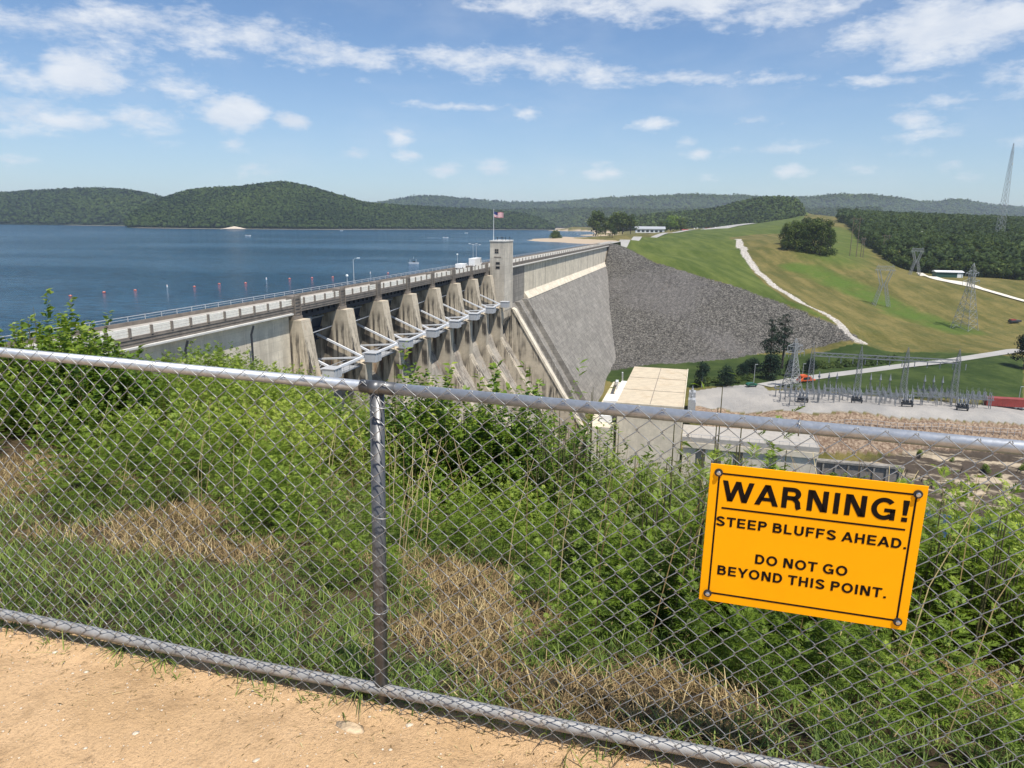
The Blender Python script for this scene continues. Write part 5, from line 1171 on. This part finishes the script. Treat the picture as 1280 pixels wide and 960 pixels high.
def glyph(ch, t):
    """heavy grotesque capitals drawn as strokes; cap height 1. returns polygons and advance"""
    Q = []
    def box(x0, x1, y0, y1): Q.append([(x0, y0), (x1, y0), (x1, y1), (x0, y1)])
    def sl(x0, y0, x1, y1, w_): Q.append([(x0, y0), (x0+w_, y0), (x1+w_, y1), (x1, y1)])
    def st(pts, tt=None):
        P_ = np.array(pts, float); d = np.gradient(P_, axis=0); d = unit(d); n = np.stack([-d[:, 1], d[:, 0]], 1)*(tt or t)/2
        for i in range(len(P_)-1): Q.append([tuple(P_[i]+n[i]), tuple(P_[i]-n[i]), tuple(P_[i+1]-n[i+1]), tuple(P_[i+1]+n[i+1])])
    def arc(cx, cy, rx, ry, a0, a1, n=18): return [(cx+rx*math.cos(rad(a)), cy+ry*math.sin(rad(a))) for a in np.linspace(a0, a1, n)]
    h = t/2
    if ch == 'W':
        w_ = 1.26; k = t*1.02; sl(0, 1, .24, 0, k); sl(.24, 0, .53, 1, k); sl(w_-.53-k, 1, w_-.24-k, 0, k); sl(w_-.24-k, 0, w_-k, 1, k); return Q, w_+.02, .0
    if ch == 'A': k = t*1.08; sl(0, 0, .36, 1, k); sl(.94-k, 0, .94-.36-k, 1, k); box(.22, .72, .21, .21+t*.85); return Q, .95, .0
    if ch == 'N': box(0, t, 0, 1); box(.78-t, .78, 0, 1); sl(0.02, 1, .76-t*1.15, 0, t*1.15); return Q, .78, .09
    if ch == 'I': box(0, t, 0, 1); return Q, t, .09
    if ch == '!': Q.append([(0, 1), (t*1.1, 1), (t*.92, .30), (t*.18, .30)]); box(0.01, t*1.08, 0, t*1.0); return Q, t*1.1, .12
    if ch == '.': box(0, t, 0, t); return Q, t, .09
    if ch == 'E': box(0, t, 0, 1); box(t, .70, 0, t*.92); box(t, .69, 1-t*.92, 1); box(t, .65, .5-t*.42, .5+t*.46); return Q, .70, .08
    if ch == 'F': box(0, t, 0, 1); box(t, .66, 1-t*.92, 1); box(t, .60, .5-t*.42, .5+t*.46); return Q, .66, .07
    if ch == 'L': box(0, t, 0, 1); box(t, .65, 0, t*.92); return Q, .65, .07
    if ch == 'T': box(0, .78, 1-t*.92, 1); box(.39-h, .39+h, 0, 1-t*.92); return Q, .78, .03
    if ch == 'H': box(0, t, 0, 1); box(.76-t, .76, 0, 1); box(t, .76-t, .5-t*.45, .5+t*.45); return Q, .76, .09
    if ch == 'Y': k = t*1.12; sl(0, 1, .45-k/2, .38, k); sl(.90-k, 1, .45-k/2, .38, k); box(.45-h, .45+h, 0, .42); return Q, .90, .0
    if ch == 'U': box(0, t, .33, 1); box(.76-t, .76, .33, 1); st(arc(.38, .36, .38-h, .37-h, 180, 360)); return Q, .76, .09
    if ch == 'O': st(arc(.46, .5, .46-h, .52-h, 0, 360, 40)); return Q, .92, .055
    if ch == 'D': box(0, t, 0, 1); st([(t, 1-h*.95)]+arc(.36, .5, .42-h, .5-h*.95, 90, -90, 26)+[(t, h*.95)]); return Q, .78, .07
    if ch in 'PRB':
        box(0, t, 0, 1); lo = .40 if ch != 'B' else .46
        cy = (1+lo)/2; ry = (1-lo)/2-h*.95; r_ = .72 if ch != 'B' else .70
        st([(t, 1-h*.95)]+arc(r_-.30, cy, .30-h, ry, 90, -90, 20)+[(t, lo+h*.95)])
        if ch == 'B': hi = lo+t*.9; st([(t, hi-h*.95)]+arc(.76-.30, hi/2, .30-h, hi/2-h*.95, 90, -90, 20)+[(t, h*.95)]); return Q, .76, .07
        if ch == 'R': st([(.36, .40+h*.9), (.46, .40+h*.7), (.56, .38), (.615, .30), (.63, .16), (.65, .06), (.69, 0)]); return Q, .78, .07
        return Q, .72, .07
    if ch == 'G': st(arc(.46, .5, .46-h, .52-h, 42, 318, 34)); box(.88-t*.9, .88, 0, .53); box(.48, .88, .53-t*.85, .53); return Q, .90, .06
    if ch == 'S':
        st(arc(.39, .735, .37-h, .285-h, 12, 270, 22)[:-1]+[(.39, .52), (.45, .50)]+arc(.39, .27, .39-h, .29-h, 80, -168, 24)); return Q, .78, .06
    return Q, .30, 0
def text(body, x0, x1, z0, cap, t=.19):
    polys = []; x = 0.
    for i, ch in enumerate(body):
        if ch == ' ': x += .34; continue
        q, adv, sb = glyph(ch, t); x += sb if i else 0
        polys += [[(x+px_, py_) for px_, py_ in p_] for p_ in q]; x += adv+sb+.035
    X0 = min(p_[0] for q in polys for p_ in q); X1 = max(p_[0] for q in polys for p_ in q); m = MB()
    for q in polys: m.add([(x0+(p_[0]-X0)/(X1-X0)*(x1-x0), -.0009, z0+p_[1]*cap) for p_ in q], [(0, 1, 2, 3)])
    m.build('lettering', M_BLACK, SG)
text('WARNING!', -.238, .236, .104, .0605, .205)
text('STEEP BLUFFS AHEAD.', -.246, .244, .0275, .0285, .205)
text('DO NOT GO', -.131, .110, -.0735, .0290, .205)
text('BEYOND THIS POINT.', -.230, .214, -.1225, .0290, .205)
for i, (x_, z_) in enumerate(((-bx, bz), (bx, bz), (-bx, -bz), (bx, -bz))):
    m = MB(); m.tube([(x_, -.0012, z_), (x_, -.004, z_)], .0115, 16); o = m.build('washer', M_RUBBER, SG, smooth=False)
    m = MB(); m.tube([(x_, -.004, z_), (x_, -.009, z_), (x_, -.0105, z_)], [.0062, .0062, .004], 12); o2 = m.build('bolt', M_BOLT, SG)
# ------------------------------------------------------------------ stones on the dirt
def stone(px, py, r_, label, flat=.5, asp=1.6, rz=0., sd_=1):
    p = ghit(px, py); r = np.random.default_rng(sd_); m = MB()
    V, F, _ = cores(np.array([[0, 0, 0.]]), np.array([1.]), sd_, 1)
    V = V*np.array([r_*asp, r_, r_*flat]); T_ = np_mesh('stone', V, F, M_STONED if r_ > .02 else M_STONE); o = link('stone', T_, None, (p[0], p[1], float(G(p[0], p[1]))+r_*flat*.25), rz)
    tag(o, label, 'stone', 'pale stones on the dirt path')
stone(438, 911, .036, 'largest flat tan rock, half sunk in the dirt in front of the post', .22, 1.9, -.45, 3)
stone(512, 908, .010, 'small white stone beside the grass tuft near the large flat stone', .5, 1.5, .2, 4)
stone(69, 817, .010, 'pale rounded stone near the fence in the left corner', .6, 1.3, .1, 5)
stone(108, 841, .008, 'small white pebble right of the pale rounded stone at left', .6, 1.4, .4, 6)
stone(91, 842, .005, 'tiny pebble between the two pale stones at left', .6, 1.3, 0, 7)
stone(107, 938, .006, 'small brown pebble near the lower left edge', .6, 1.5, .3, 8)
stone(170, 918, .010, 'pale flat chip of stone in the lower middle of the dirt', .25, 1.4, .9, 9)
stone(476, 889, .005, 'tiny white pebble right under the post', .6, 1.3, 0, 10)
stone(488, 938, .006, 'little cream pebble at the bottom edge', .6, 1.3, 0, 11)
stone(320, 952, .009, 'pale stone at the bottom edge of the dirt', .4, 1.6, .7, 12)
r = np.random.default_rng(3); n = 5200; s = r.uniform(-2.5, 3.2, n); q = -r.random(n)**1.3*1.6; xy = F0[None]+FD[None]*s[:, None]+FN[None]*q[:, None]
R = .0012+.0042*r.random(n)**4; V, F, T_ = cores(np.stack([xy[:, 0], xy[:, 1], G(xy[:, 0], xy[:, 1])+R*.3], 1), R, 9, .6)
tag(link('gravel', np_mesh('gravel', V, F, M_STONE)), 'tiny grit and crumbs scattered over the sandy path', 'gravel', kind='stuff')

# ------------------------------------------------------------------ plants
def frame(D, N):
    D = unit(D); S = unit(np.cross(D, N)); return D, S, np.cross(S, D)
def leaves(P, D, N, L, Wd, curl=.15):
    """one folded leaf per row: 4-point diamond"""
    D, S, U = frame(D, N); L = L[:, None]; Wd = Wd[:, None]
    V = np.stack([P, P+D*L*.42+S*Wd*.5+U*L*.03, P+D*L-U*L*curl, P+D*L*.42-S*Wd*.5+U*L*.03], 1); return V.reshape(-1, 3), np.arange(len(P)*4).reshape(-1, 4)
def tmpl_feather(seed, h, nl, leaf, lw):
    """upright weed with deeply cut feathery leaves"""
    r = np.random.default_rng(seed); P, D, N, L, Wd = [], [], [], [], []; stems = []
    lean = r.normal(size=2)*.10
    def stem(z): u = z/h; return np.array([lean[0]*u*u*h, lean[1]*u*u*h, z])
    stems.append([stem(z) for z in np.linspace(0, h, 5)])
    for i in range(nl):
        u = (i+.6)/nl; z = h*(.12+.88*u); base = stem(z); a = i*2.4+r.uniform(-.5, .5); el_ = .25+.75*u+r.uniform(-.2, .2)
        d = np.array([math.cos(a)*math.cos(el_), math.sin(a)*math.cos(el_), math.sin(el_)]); Ll = leaf*(1.15-.55*u)*r.uniform(.75, 1.2)
        side = unit(np.cross(d, [0, 0, 1])); up = np.cross(side, d)
        for j in range(6):
            t = .22+.13*j; c = base+d*Ll*t-np.array([0, 0, 1])*Ll*.28*t*t
            for s_ in (-1, 1):
                dd = unit(d*.62+side*s_*.78+up*r.uniform(-.15, .2)); P.append(c); D.append(dd); N.append(up+.3*r.normal(size=3)); L.append(Ll*(.50-.045*j)*r.uniform(.8, 1.15)); Wd.append(lw*r.uniform(.8, 1.3))
        c = base+d*Ll*.8-np.array([0, 0, 1])*Ll*.18; P.append(c); D.append(d-np.array([0, 0, .4])); N.append(up); L.append(Ll*.35); Wd.append(lw*1.2)
    V, F = leaves(np.array(P), np.array(D), np.array(N), np.array(L), np.array(Wd)); return V, F, stems
def tmpl_broad(seed, h, nl, leaf, wratio=.45):
    """twiggy shoot with oval leaves"""
    r = np.random.default_rng(seed); P, D, N, L, Wd = [], [], [], [], []; stems = []
    nb = 5
    for b in range(nb):
        a = b*2.4+r.uniform(-.4, .4); tilt = .15 if b == 0 else r.uniform(.35, .8); hh = h*(1 if b == 0 else r.uniform(.5, .85)); d = np.array([math.cos(a)*math.sin(tilt), math.sin(a)*math.sin(tilt), math.cos(tilt)])
        st = [d*hh*t+np.array([0, 0, 1])*hh*.12*t*t for t in np.linspace(0, 1, 4)]; stems.append(st)
        for i in range(nl//nb):
            t = .15+.85*((i+r.random())/(nl//nb))**.7; base = d*hh*t+np.array([0, 0, 1])*hh*.12*t*t; la = r.uniform(0, 6.28); e = r.uniform(-.1, .8)
            P.append(base); D.append(np.array([math.cos(la)*math.cos(e), math.sin(la)*math.cos(e), math.sin(e)])); N.append(np.array([0, 0, 1])+.5*r.normal(size=3)); ll = leaf*r.uniform(.6, 1.2); L.append(ll); Wd.append(ll*wratio)
    V, F = leaves(np.array(P), np.array(D), np.array(N), np.array(L), np.array(Wd)); return V, F, stems
def scatter(tm, X, Y, Zz, S, seed, tint0=None, tilt=.12):
    r = np.random.default_rng(seed); out = []; which = r.integers(0, len(tm), len(X)); t0 = r.random(len(X))*.5 if tint0 is None else tint0
    for k, (V, F, _) in enumerate(tm):
        I_ = np.where(which == k)[0]
        if not len(I_): continue
        a = r.uniform(0, 6.283, len(I_)); ca, sa = np.cos(a)[:, None], np.sin(a)[:, None]; s = S[I_][:, None]
        x = V[None, :, 0]*ca-V[None, :, 1]*sa; y = V[None, :, 0]*sa+V[None, :, 1]*ca; z = np.broadcast_to(V[None, :, 2], x.shape); tl = r.normal(size=(len(I_), 2))*tilt
        x = (x+z*tl[:, :1])*s+X[I_][:, None]; y = (y+z*tl[:, 1:])*s+Y[I_][:, None]; z = z*s+Zz[I_][:, None]
        W_ = np.stack([x, y, z], -1).reshape(-1, 3); Fk = (np.arange(len(I_))*len(V))[:, None, None]+F[None]
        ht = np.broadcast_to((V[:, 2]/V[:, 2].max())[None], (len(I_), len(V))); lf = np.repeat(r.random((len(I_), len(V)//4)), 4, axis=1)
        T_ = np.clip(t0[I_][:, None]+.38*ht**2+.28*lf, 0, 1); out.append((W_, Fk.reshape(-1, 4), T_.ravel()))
    return join(out)
def stems_mesh(tm, X, Y, Zz, S, seed, rad_=.0035):
    r = np.random.default_rng(seed); 
    return None
# how dry / how green the ground cover is (plan view)
DRY = [(ghit(*p[:2]), p[2]) for p in ((235, 655, .45), (180, 690, .35), (300, 700, .35), (420, 700, .28), (520, 715, .45), (600, 735, .40), (670, 790, .35), (520, 800, .35), (640, 850, .30), (760, 860, .30), (900, 870, .30), (60, 580, .5), (20, 620, .4), (1140, 860, .40), (1220, 870, .35), (1270, 880, .3), (1050, 880, .2))]
LUSH = [(ghit(*p[:2]), p[2]) for p in ((90, 740, .45), (200, 750, .35), (300, 745, .25), (20, 720, .4), (330, 730, .2), (520, 850, .12), (1000, 900, .2), (1080, 930, .25), (850, 800, .2), (720, 830, .3), (960, 840, .35), (700, 740, .25), (400, 760, .25))]
def dryness(x, y):
    d = (fbm(x, y, .8, 51)-.5)*1.9+.12
    for p, r_ in DRY: d = d+.75*np.exp(-((x-p[0])**2+(y-p[1])**2)/(r_*r_))
    for p, r_ in LUSH: d = d-1.2*np.exp(-((x-p[0])**2+(y-p[1])**2)/(r_*r_))
    return d
def blades(n, smin, smax, qmin, qmax, L0, L1, w0, name, mat, label, seed, want, dens=None, droop=.5, qpow=1.):
    r = np.random.default_rng(seed); nt = n//9; s = r.uniform(smin, smax, nt); q = qmin+(qmax-qmin)*r.random(nt)**qpow
    x = F0[0]+FD[0]*s+FN[0]*q; y = F0[1]+FD[1]*s+FN[1]*q; d = dryness(x, y); pr = np.clip(.5+(d-.5)*1.6*want, .03, 1); k = r.random(nt) < pr; x, y = x[k], y[k]
    x = np.repeat(x, 9)+r.normal(size=len(x)*9)*.022; y = np.repeat(y, 9)+r.normal(size=len(y)*9)*.022; n = len(x); z = G(x, y)-.01
    L = L0+(L1-L0)*r.random(n)**1.6; a = r.uniform(0, 6.283, n); til = r.uniform(.1, 1.0, n); dr = r.uniform(.2, 1., n)*droop
    h_ = np.stack([np.cos(a), np.sin(a), np.zeros(n)], 1); side = np.stack([-np.sin(a), np.cos(a), np.zeros(n)], 1)*(w0*(.6+.8*r.random(n)))[:, None]*.5
    P0 = np.stack([x, y, z], 1); up = np.array([0, 0, 1.])
    def pt(u): return P0+(h_*(np.sin(til)*u+dr*u*u*.5)[:, None]+up*(np.cos(til)*u-dr*u*u*.45)[:, None])*L[:, None]
    A, B, C_, D_ = pt(0), pt(.4), pt(.75), pt(1.)
    V = np.stack([A-side, A+side, B-side*.9, B+side*.9, C_-side*.6, C_+side*.6, D_], 1).reshape(-1, 3); b = (np.arange(n)*7)[:, None]
    F4 = np.concatenate([b+np.array([[0, 1, 3, 2]]), b+np.array([[2, 3, 5, 4]])]); F3 = b+np.array([[4, 5, 6]])
    T_ = np.repeat(np.clip(r.random(n)*.75+.25*fbm(x, y, .5, seed+1), 0, 1), 7)
    o = link(name, np_mesh(name, V, [F4, F3], mat, T_)); tag(o, label, 'grass', kind='stuff')
blades(150000, -4, 5.5, .02, 5, .04, .17, .0040, 'dry_grass', L_DRY, 'dry straw-coloured grass behind the fence', 61, 1, droop=1.0, qpow=1.2)
blades(110000, -4, 5.5, .03, 5, .05, .17, .0046, 'green_grass', L_GRASS, 'green grass growing behind the fence', 62, -1, droop=.8, qpow=1.2)
blades(900, -2.2, 3.2, -.07, .02, .03, .11, .0036, 'green_grass', L_GRASS, 'sparse grass along the foot of the fence', 63, 0, droop=.8)
# a few single grass tufts that lean out over the dirt
def tuft(px, py, n, L, label, seed):
    p = ghit(px, py); r = np.random.default_rng(seed); m = MB()
    for i in range(n):
        a = r.uniform(-2.6, -.4); l_ = L*r.uniform(.6, 1.1); e = r.uniform(.5, 1.3); h_ = np.array([math.cos(a), math.sin(a), 0]); sd_ = np.array([-h_[1], h_[0], 0])*.0022
        pt = lambda u: h_*(math.cos(e)*u+.35*u*u)*l_+np.array([0, 0, 1])*(math.sin(e)*u-.75*u*u)*l_
        v = []
        for u, w_ in ((0, 1), (.35, 1), (.7, .7)): v += [pt(u)-sd_*w_, pt(u)+sd_*w_]
        v.append(pt(1)); m.add(v, [(0, 1, 3, 2), (2, 3, 5, 4), (4, 5, 6)])
    me = m.mesh('foliage', L_GRASS); a_ = me.attributes.new('tint', 'FLOAT', 'POINT'); a_.data.foreach_set('value', np.repeat(r.random(len(me.vertices)//7), 7).astype(np.float32))
    T = thing('grass_tuft', label, 'grass tuft', (p[0], p[1], float(G(p[0], p[1]))), 0, 'grass tufts at the foot of the fence'); link('foliage', me, T)
tuft(508, 862, 14, .17, 'green grass tuft leaning over the pipe just right of the post', 1)
tuft(155, 812, 12, .11, 'grass tuft under the bottom pipe on the left', 2); tuft(205, 826, 12, .12, 'grass tuft below the pipe right of the one on the left', 3)
tuft(452, 868, 12, .16, 'thin grass tuft trailing left of the post foot', 4); tuft(12, 782, 10, .10, 'grass tuft in the left corner of the fence', 5)
# feathery weeds behind the fence
TF_ = [tmpl_feather(70+i, h, 21, .14, .0090) for i, h in enumerate((.62, .75, .55, .68, .85, .5))]
TB_ = [tmpl_broad(80+i, h, 90, .040, .42) for i, h in enumerate((.6, .75, .5, .9))]
TD_ = [tmpl_feather(90+i, h, 20, .12, .0070) for i, h in enumerate((.7, .9, .6, .8))]
r = np.random.default_rng(8)
def weedpos(n, smin, smax, seed, qlo=None, thr=.6):
    r = np.random.default_rng(seed); s = r.uniform(smin, smax, n)
    q0 = np.interp(s, [-4, -.5, .3, 1.0, 1.6, 2.2, 3., 5], [1.5, 1.3, 1.0, .80, .55, .32, .24, .2]) if qlo is None else qlo
    qe = np.interp(s, [-12, -4, -1, 1, 3, 6], [12, 8.8, 6.9, 5.6, 4.1, 4.1]); q = q0+(qe-q0)*r.random(n)**.85
    x = F0[0]+FD[0]*s+FN[0]*q; y = F0[1]+FD[1]*s+FN[1]*q; k = dryness(x, y) < thr+r.normal(size=n)*.15; return x[k], y[k], s[k], q[k]
x, y, s, q = weedpos(5000, -7, 6, 71); hgt_ = fbm(x, y, .75, 79); S = (.52+.30*r.random(len(x))+.75*(hgt_-.42))*np.clip(.48+.30*q, .5, .95)*np.interp(s, [-4, -1, .3, .75, 1.05, 1.5, 2.5], [1.12, .95, .84, .70, .72, 1.06, 1.22]); cl = (fbm(x, y, .45, 83) > .40) | (r.random(len(x)) < .3); x, y, s, q, S = x[cl], y[cl], s[cl], q[cl], S[cl]; big = fbm(x, y, 1.4, 77)
kind = (fbm(x, y, 1.8, 78)+.25*(s-1.2)/4)
a_ = kind < .57
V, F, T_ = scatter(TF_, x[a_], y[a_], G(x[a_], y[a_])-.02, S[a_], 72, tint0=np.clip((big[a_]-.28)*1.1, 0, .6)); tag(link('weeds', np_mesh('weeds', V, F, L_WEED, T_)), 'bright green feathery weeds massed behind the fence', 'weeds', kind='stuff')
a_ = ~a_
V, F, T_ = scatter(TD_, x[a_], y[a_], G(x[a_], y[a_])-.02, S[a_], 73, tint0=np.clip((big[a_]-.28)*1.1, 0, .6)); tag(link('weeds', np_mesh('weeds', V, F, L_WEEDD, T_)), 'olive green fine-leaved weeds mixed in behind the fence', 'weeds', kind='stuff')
x, y, s, q = weedpos(240, -7, 5, 74); V, F, T_ = scatter(TB_, x, y, G(x, y)-.02, (.5+.4*r.random(len(x))), 75); tag(link('weeds', np_mesh('weeds', V, F, L_WEEDD, T_)), 'small-leaved shoots among the feathery weeds', 'weeds', kind='stuff')
# dead stalks and dry shoots standing among the green
TS_ = [tmpl_broad(95+i, h, 26, .028, .16) for i, h in enumerate((.7, .9, .6))]
x, y, s, q = weedpos(220, -7, 6, 98, thr=2.); V, F, T_ = scatter(TS_, x, y, G(x, y), (.6+.5*r.random(len(x))), 99); tag(link('dead_stalks', np_mesh('dead_stalks', V, F, L_DRY, T_)), 'thin dead stalks standing among the weeds', 'dead stalks', kind='stuff')
def stalks(n, seed, mat, name, label):
    r = np.random.default_rng(seed); x, y, s, q = weedpos(n, -7, 6, seed, thr=2.); z = G(x, y); m_ = len(x); hh = .35+.75*r.random(m_); a = r.uniform(0, 6.28, m_); l_ = hh*r.uniform(.05, .5, m_)
    b0 = np.stack([x, y, z], 1); b1 = b0+np.stack([np.cos(a)*l_*.35, np.sin(a)*l_*.35, hh*.6], 1); b2 = b0+np.stack([np.cos(a)*l_, np.sin(a)*l_, hh], 1); w_ = np.stack([np.ones(m_)*.0022, np.zeros(m_), np.zeros(m_)], 1)
    V = np.stack([b0-w_, b0+w_, b1-w_, b1+w_, b2-w_*.5, b2+w_*.5], 1).reshape(-1, 3); b = (np.arange(m_)*6)[:, None]
    F = np.concatenate([b+np.array([[0, 1, 3, 2]]), b+np.array([[2, 3, 5, 4]])]); tag(link(name, np_mesh(name, V, F, mat, np.repeat(r.random(m_), 6))), label, 'stalks', kind='stuff')
stalks(420, 101, L_DRY, 'dead_stalks', 'bare straw-coloured stalks leaning through the weeds')
# litter of dry blades lying on the dirt at the fence
r = np.random.default_rng(17); n = 1500; s = r.uniform(-3, 3.6, n); q = .02-np.abs(r.normal(size=n))*.16; q[:260] = -r.random(260)*1.2; x = F0[0]+FD[0]*s+FN[0]*q; y = F0[1]+FD[1]*s+FN[1]*q; a = r.uniform(0, 6.28, n); L = .008+.035*r.random(n)**2
V, F = leaves(np.stack([x, y, G(x, y)+.002], 1), np.stack([np.cos(a), np.sin(a), .12*r.random(n)], 1), np.tile([0, 0, 1.], (n, 1)), L, .0018+.003*r.random(n)); tag(link('litter', np_mesh('litter', V, F, L_DRY, np.repeat(r.random(n), 4))), 'dry bits of grass lying on the dirt along the fence', 'litter', kind='stuff')
# shrubs at the bluff edge that break the skyline of the weeds
def shrub(px, D, py_top, wpx, label, seed, leaf=.05, mat=None, name='shrub', n=9, broad=True, nl=150, wr=.5, spread=1., cat='shrub', group=None):
    r = np.random.default_rng(seed); top = at_D(px, py_top, D); gz = float(G(top[0], top[1])); h = max(.5, top[2]-gz); wd = wpx*D/FPX
    T = thing(name, label, cat, (top[0], top[1], gz), 0, group); tm = [(tmpl_broad(seed*10+i, 1., nl, leaf/h, wr) if broad else tmpl_feather(seed*10+i, 1., 16, leaf/h*2.3, leaf/h*.115)) for i in range(3)]
    xs = r.normal(size=n)*wd*.26*spread; ys = r.normal(size=n)*wd*.2; sc = h*(1-.45*np.abs(xs)/max(wd*.5, .01))*r.uniform(.72, 1.0, n); sc[0] = h; xs[0] = ys[0] = 0
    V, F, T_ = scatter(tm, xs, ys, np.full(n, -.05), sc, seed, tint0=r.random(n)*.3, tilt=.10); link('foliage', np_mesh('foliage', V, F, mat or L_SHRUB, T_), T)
    for k in range(n):
        MB().tube([(xs[k], ys[k], -.2), (xs[k]*1.02, ys[k], sc[k]*.5), (xs[k], ys[k]*1.05, sc[k]*.93)], [.009, .006, .0025], 5).build('stem', M_STEM, T)
    return T
shrub(40, 8.2, 372, 60, 'tall leafy shrub sticking up over the rail against the lake at far left', 21, .085, n=14, nl=420, wr=.62, spread=.5)
shrub(15, 8.6, 402, 110, 'low spreading shrub at the left edge over the rail', 22, .085, n=22, nl=420, wr=.6)
shrub(75, 8.0, 402, 90, 'leafy shrub right of the tall one at the left, over the rail', 23, .085, n=22, nl=420, wr=.6)
shrub(108, 8.8, 400, 75, 'bright green trailing shrub in front of the near end of the dam road', 24, .085, mat=L_SHRUB, n=20, nl=420, wr=.7)
shrub(60, 7.6, 418, 160, 'dense low shrub just above the rail in the left corner', 25, .08, n=26, nl=380, wr=.55)
shrub(95, 7.2, 414, 120, 'leafy shrub spreading right over the rail in front of the near deck end', 49, .085, n=24, nl=420, wr=.6)
shrub(-20, 7.8, 396, 120, 'leafy shrub cut by the left edge of the picture', 50, .085, n=20, nl=420, wr=.6)
shrub(205, 7.0, 432, 12, 'single thin sapling in front of the shaded dam wall', 26, .07, n=2, nl=26, wr=.3, name='sapling', cat='sapling')
shrub(492, 7.0, 441, 34, 'narrow leafy shoot rising in front of the gate platforms right of the post', 27, .08, n=6, nl=320, wr=.5)
shrub(540, 7.0, 462, 90, 'light green leafy shrub right above the rail below the gates', 28, .085, n=26, nl=380, wr=.5)
shrub(600, 7.0, 470, 80, 'leafy shrub above the rail below the spillway chutes', 29, .085, n=24, nl=380, wr=.5)
shrub(560, 6.6, 488, 150, 'dark dense shrub behind the mesh right of the post', 30, .075, n=30, nl=380, wr=.5)
shrub(672, 6.8, 472, 46, 'small-leaved shrub above the rail in front of the big sloping dam face', 31, .08, n=9, nl=300, wr=.5)
shrub(640, 7.2, 500, 110, 'green shrub under the rail in the middle of the fence', 32, .075, n=26, nl=340, wr=.5)
shrub(742, 6.6, 470, 44, 'tall narrow-leaved weed in front of the left end of the powerhouse', 33, .12, L_SHRUB, broad=True, n=9, nl=90, wr=.16, name='tall_weed', cat='weed')
shrub(772, 6.8, 492, 30, 'narrow-leaved weed right of the tall one by the powerhouse', 34, .09, L_SHRUB, n=4, nl=50, wr=.16, name='tall_weed', cat='weed')
shrub(720, 6.4, 512, 90, 'thin green bush below the rail left of the powerhouse wall', 35, .055, L_WEEDD, n=16, nl=220, wr=.4)
shrub(905, 4.2, 462, 26, 'tall drooping-topped weed standing over the rail in front of the pale lot', 36, .11, L_WEED, n=3, nl=26, wr=.14, name='tall_weed', cat='weed')
shrub(845, 4.0, 500, 40, 'thin forked weed stem crossing the rail right of the powerhouse roof', 37, .08, L_WEED, n=3, nl=34, wr=.14, name='tall_weed', cat='weed')
shrub(930, 3.4, 498, 70, 'feathery weed against the rail above the left corner of the sign', 38, .07, L_WEED, broad=False, n=9, name='tall_weed', cat='weed')
shrub(880, 3.3, 548, 60, 'feathery weed touching the left top corner of the sign', 39, .07, L_WEED, broad=False, n=10, name='tall_weed', cat='weed')
shrub(985, 3.6, 545, 60, 'feathery weed rising just above the top edge of the sign', 40, .06, L_WEED, broad=False, n=8, name='tall_weed', cat='weed')
shrub(835, 3.8, 560, 80, 'olive weed left of the sign', 41, .05, L_WEEDD, broad=False, n=18, name='tall_weed', cat='weed')
shrub(760, 4.6, 545, 80, 'green bushy weed below the rail in front of the powerhouse wall', 42, .05, L_WEEDD, n=16, nl=240, wr=.4)
shrub(405, 7.0, 560, 60, 'scrubby bush in front of the dam piers left of the post', 43, .055, L_WEEDD, n=8, nl=130, wr=.4)
shrub(700, 6.2, 500, 110, 'bushy olive shrub whose top just clears the rail left of the powerhouse', 45, .06, L_SHRUB, n=20, nl=260, wr=.4)
shrub(800, 4.8, 560, 110, 'green feathery clump under the rail in front of the powerhouse wall', 46, .07, L_WEED, broad=False, n=24)
shrub(1180, 3.6, 610, 110, 'bright feathery weed clump just right of the sign', 47, .07, L_WEED, broad=False, n=24)
shrub(1262, 3.4, 628, 90, 'bright feathery weed clump at the right edge of the fence', 48, .07, L_WEED, broad=False, n=20)
shrub(352, 7.4, 520, 60, 'olive scrub at the bluff edge below the dam wall', 44, .055, L_WEEDD, n=12, nl=110, wr=.4)
# ------------------------------------------------------------------ air
def m_haze(t, p):
    t.n.remove(p); v = t.node('ShaderNodeVolumePrincipled', {'Color': (.80, .88, 1., 1), 'Density': 6.5e-5, 'Anisotropy': .3}); t.l.new(v.outputs[0], t.n['Material Output'].inputs['Volume'])
hz = MB().box(-8800, 8800, -550, 11800, -98, 200).build('haze', material('haze_air', m_haze)); tag(hz, kind='stuff')
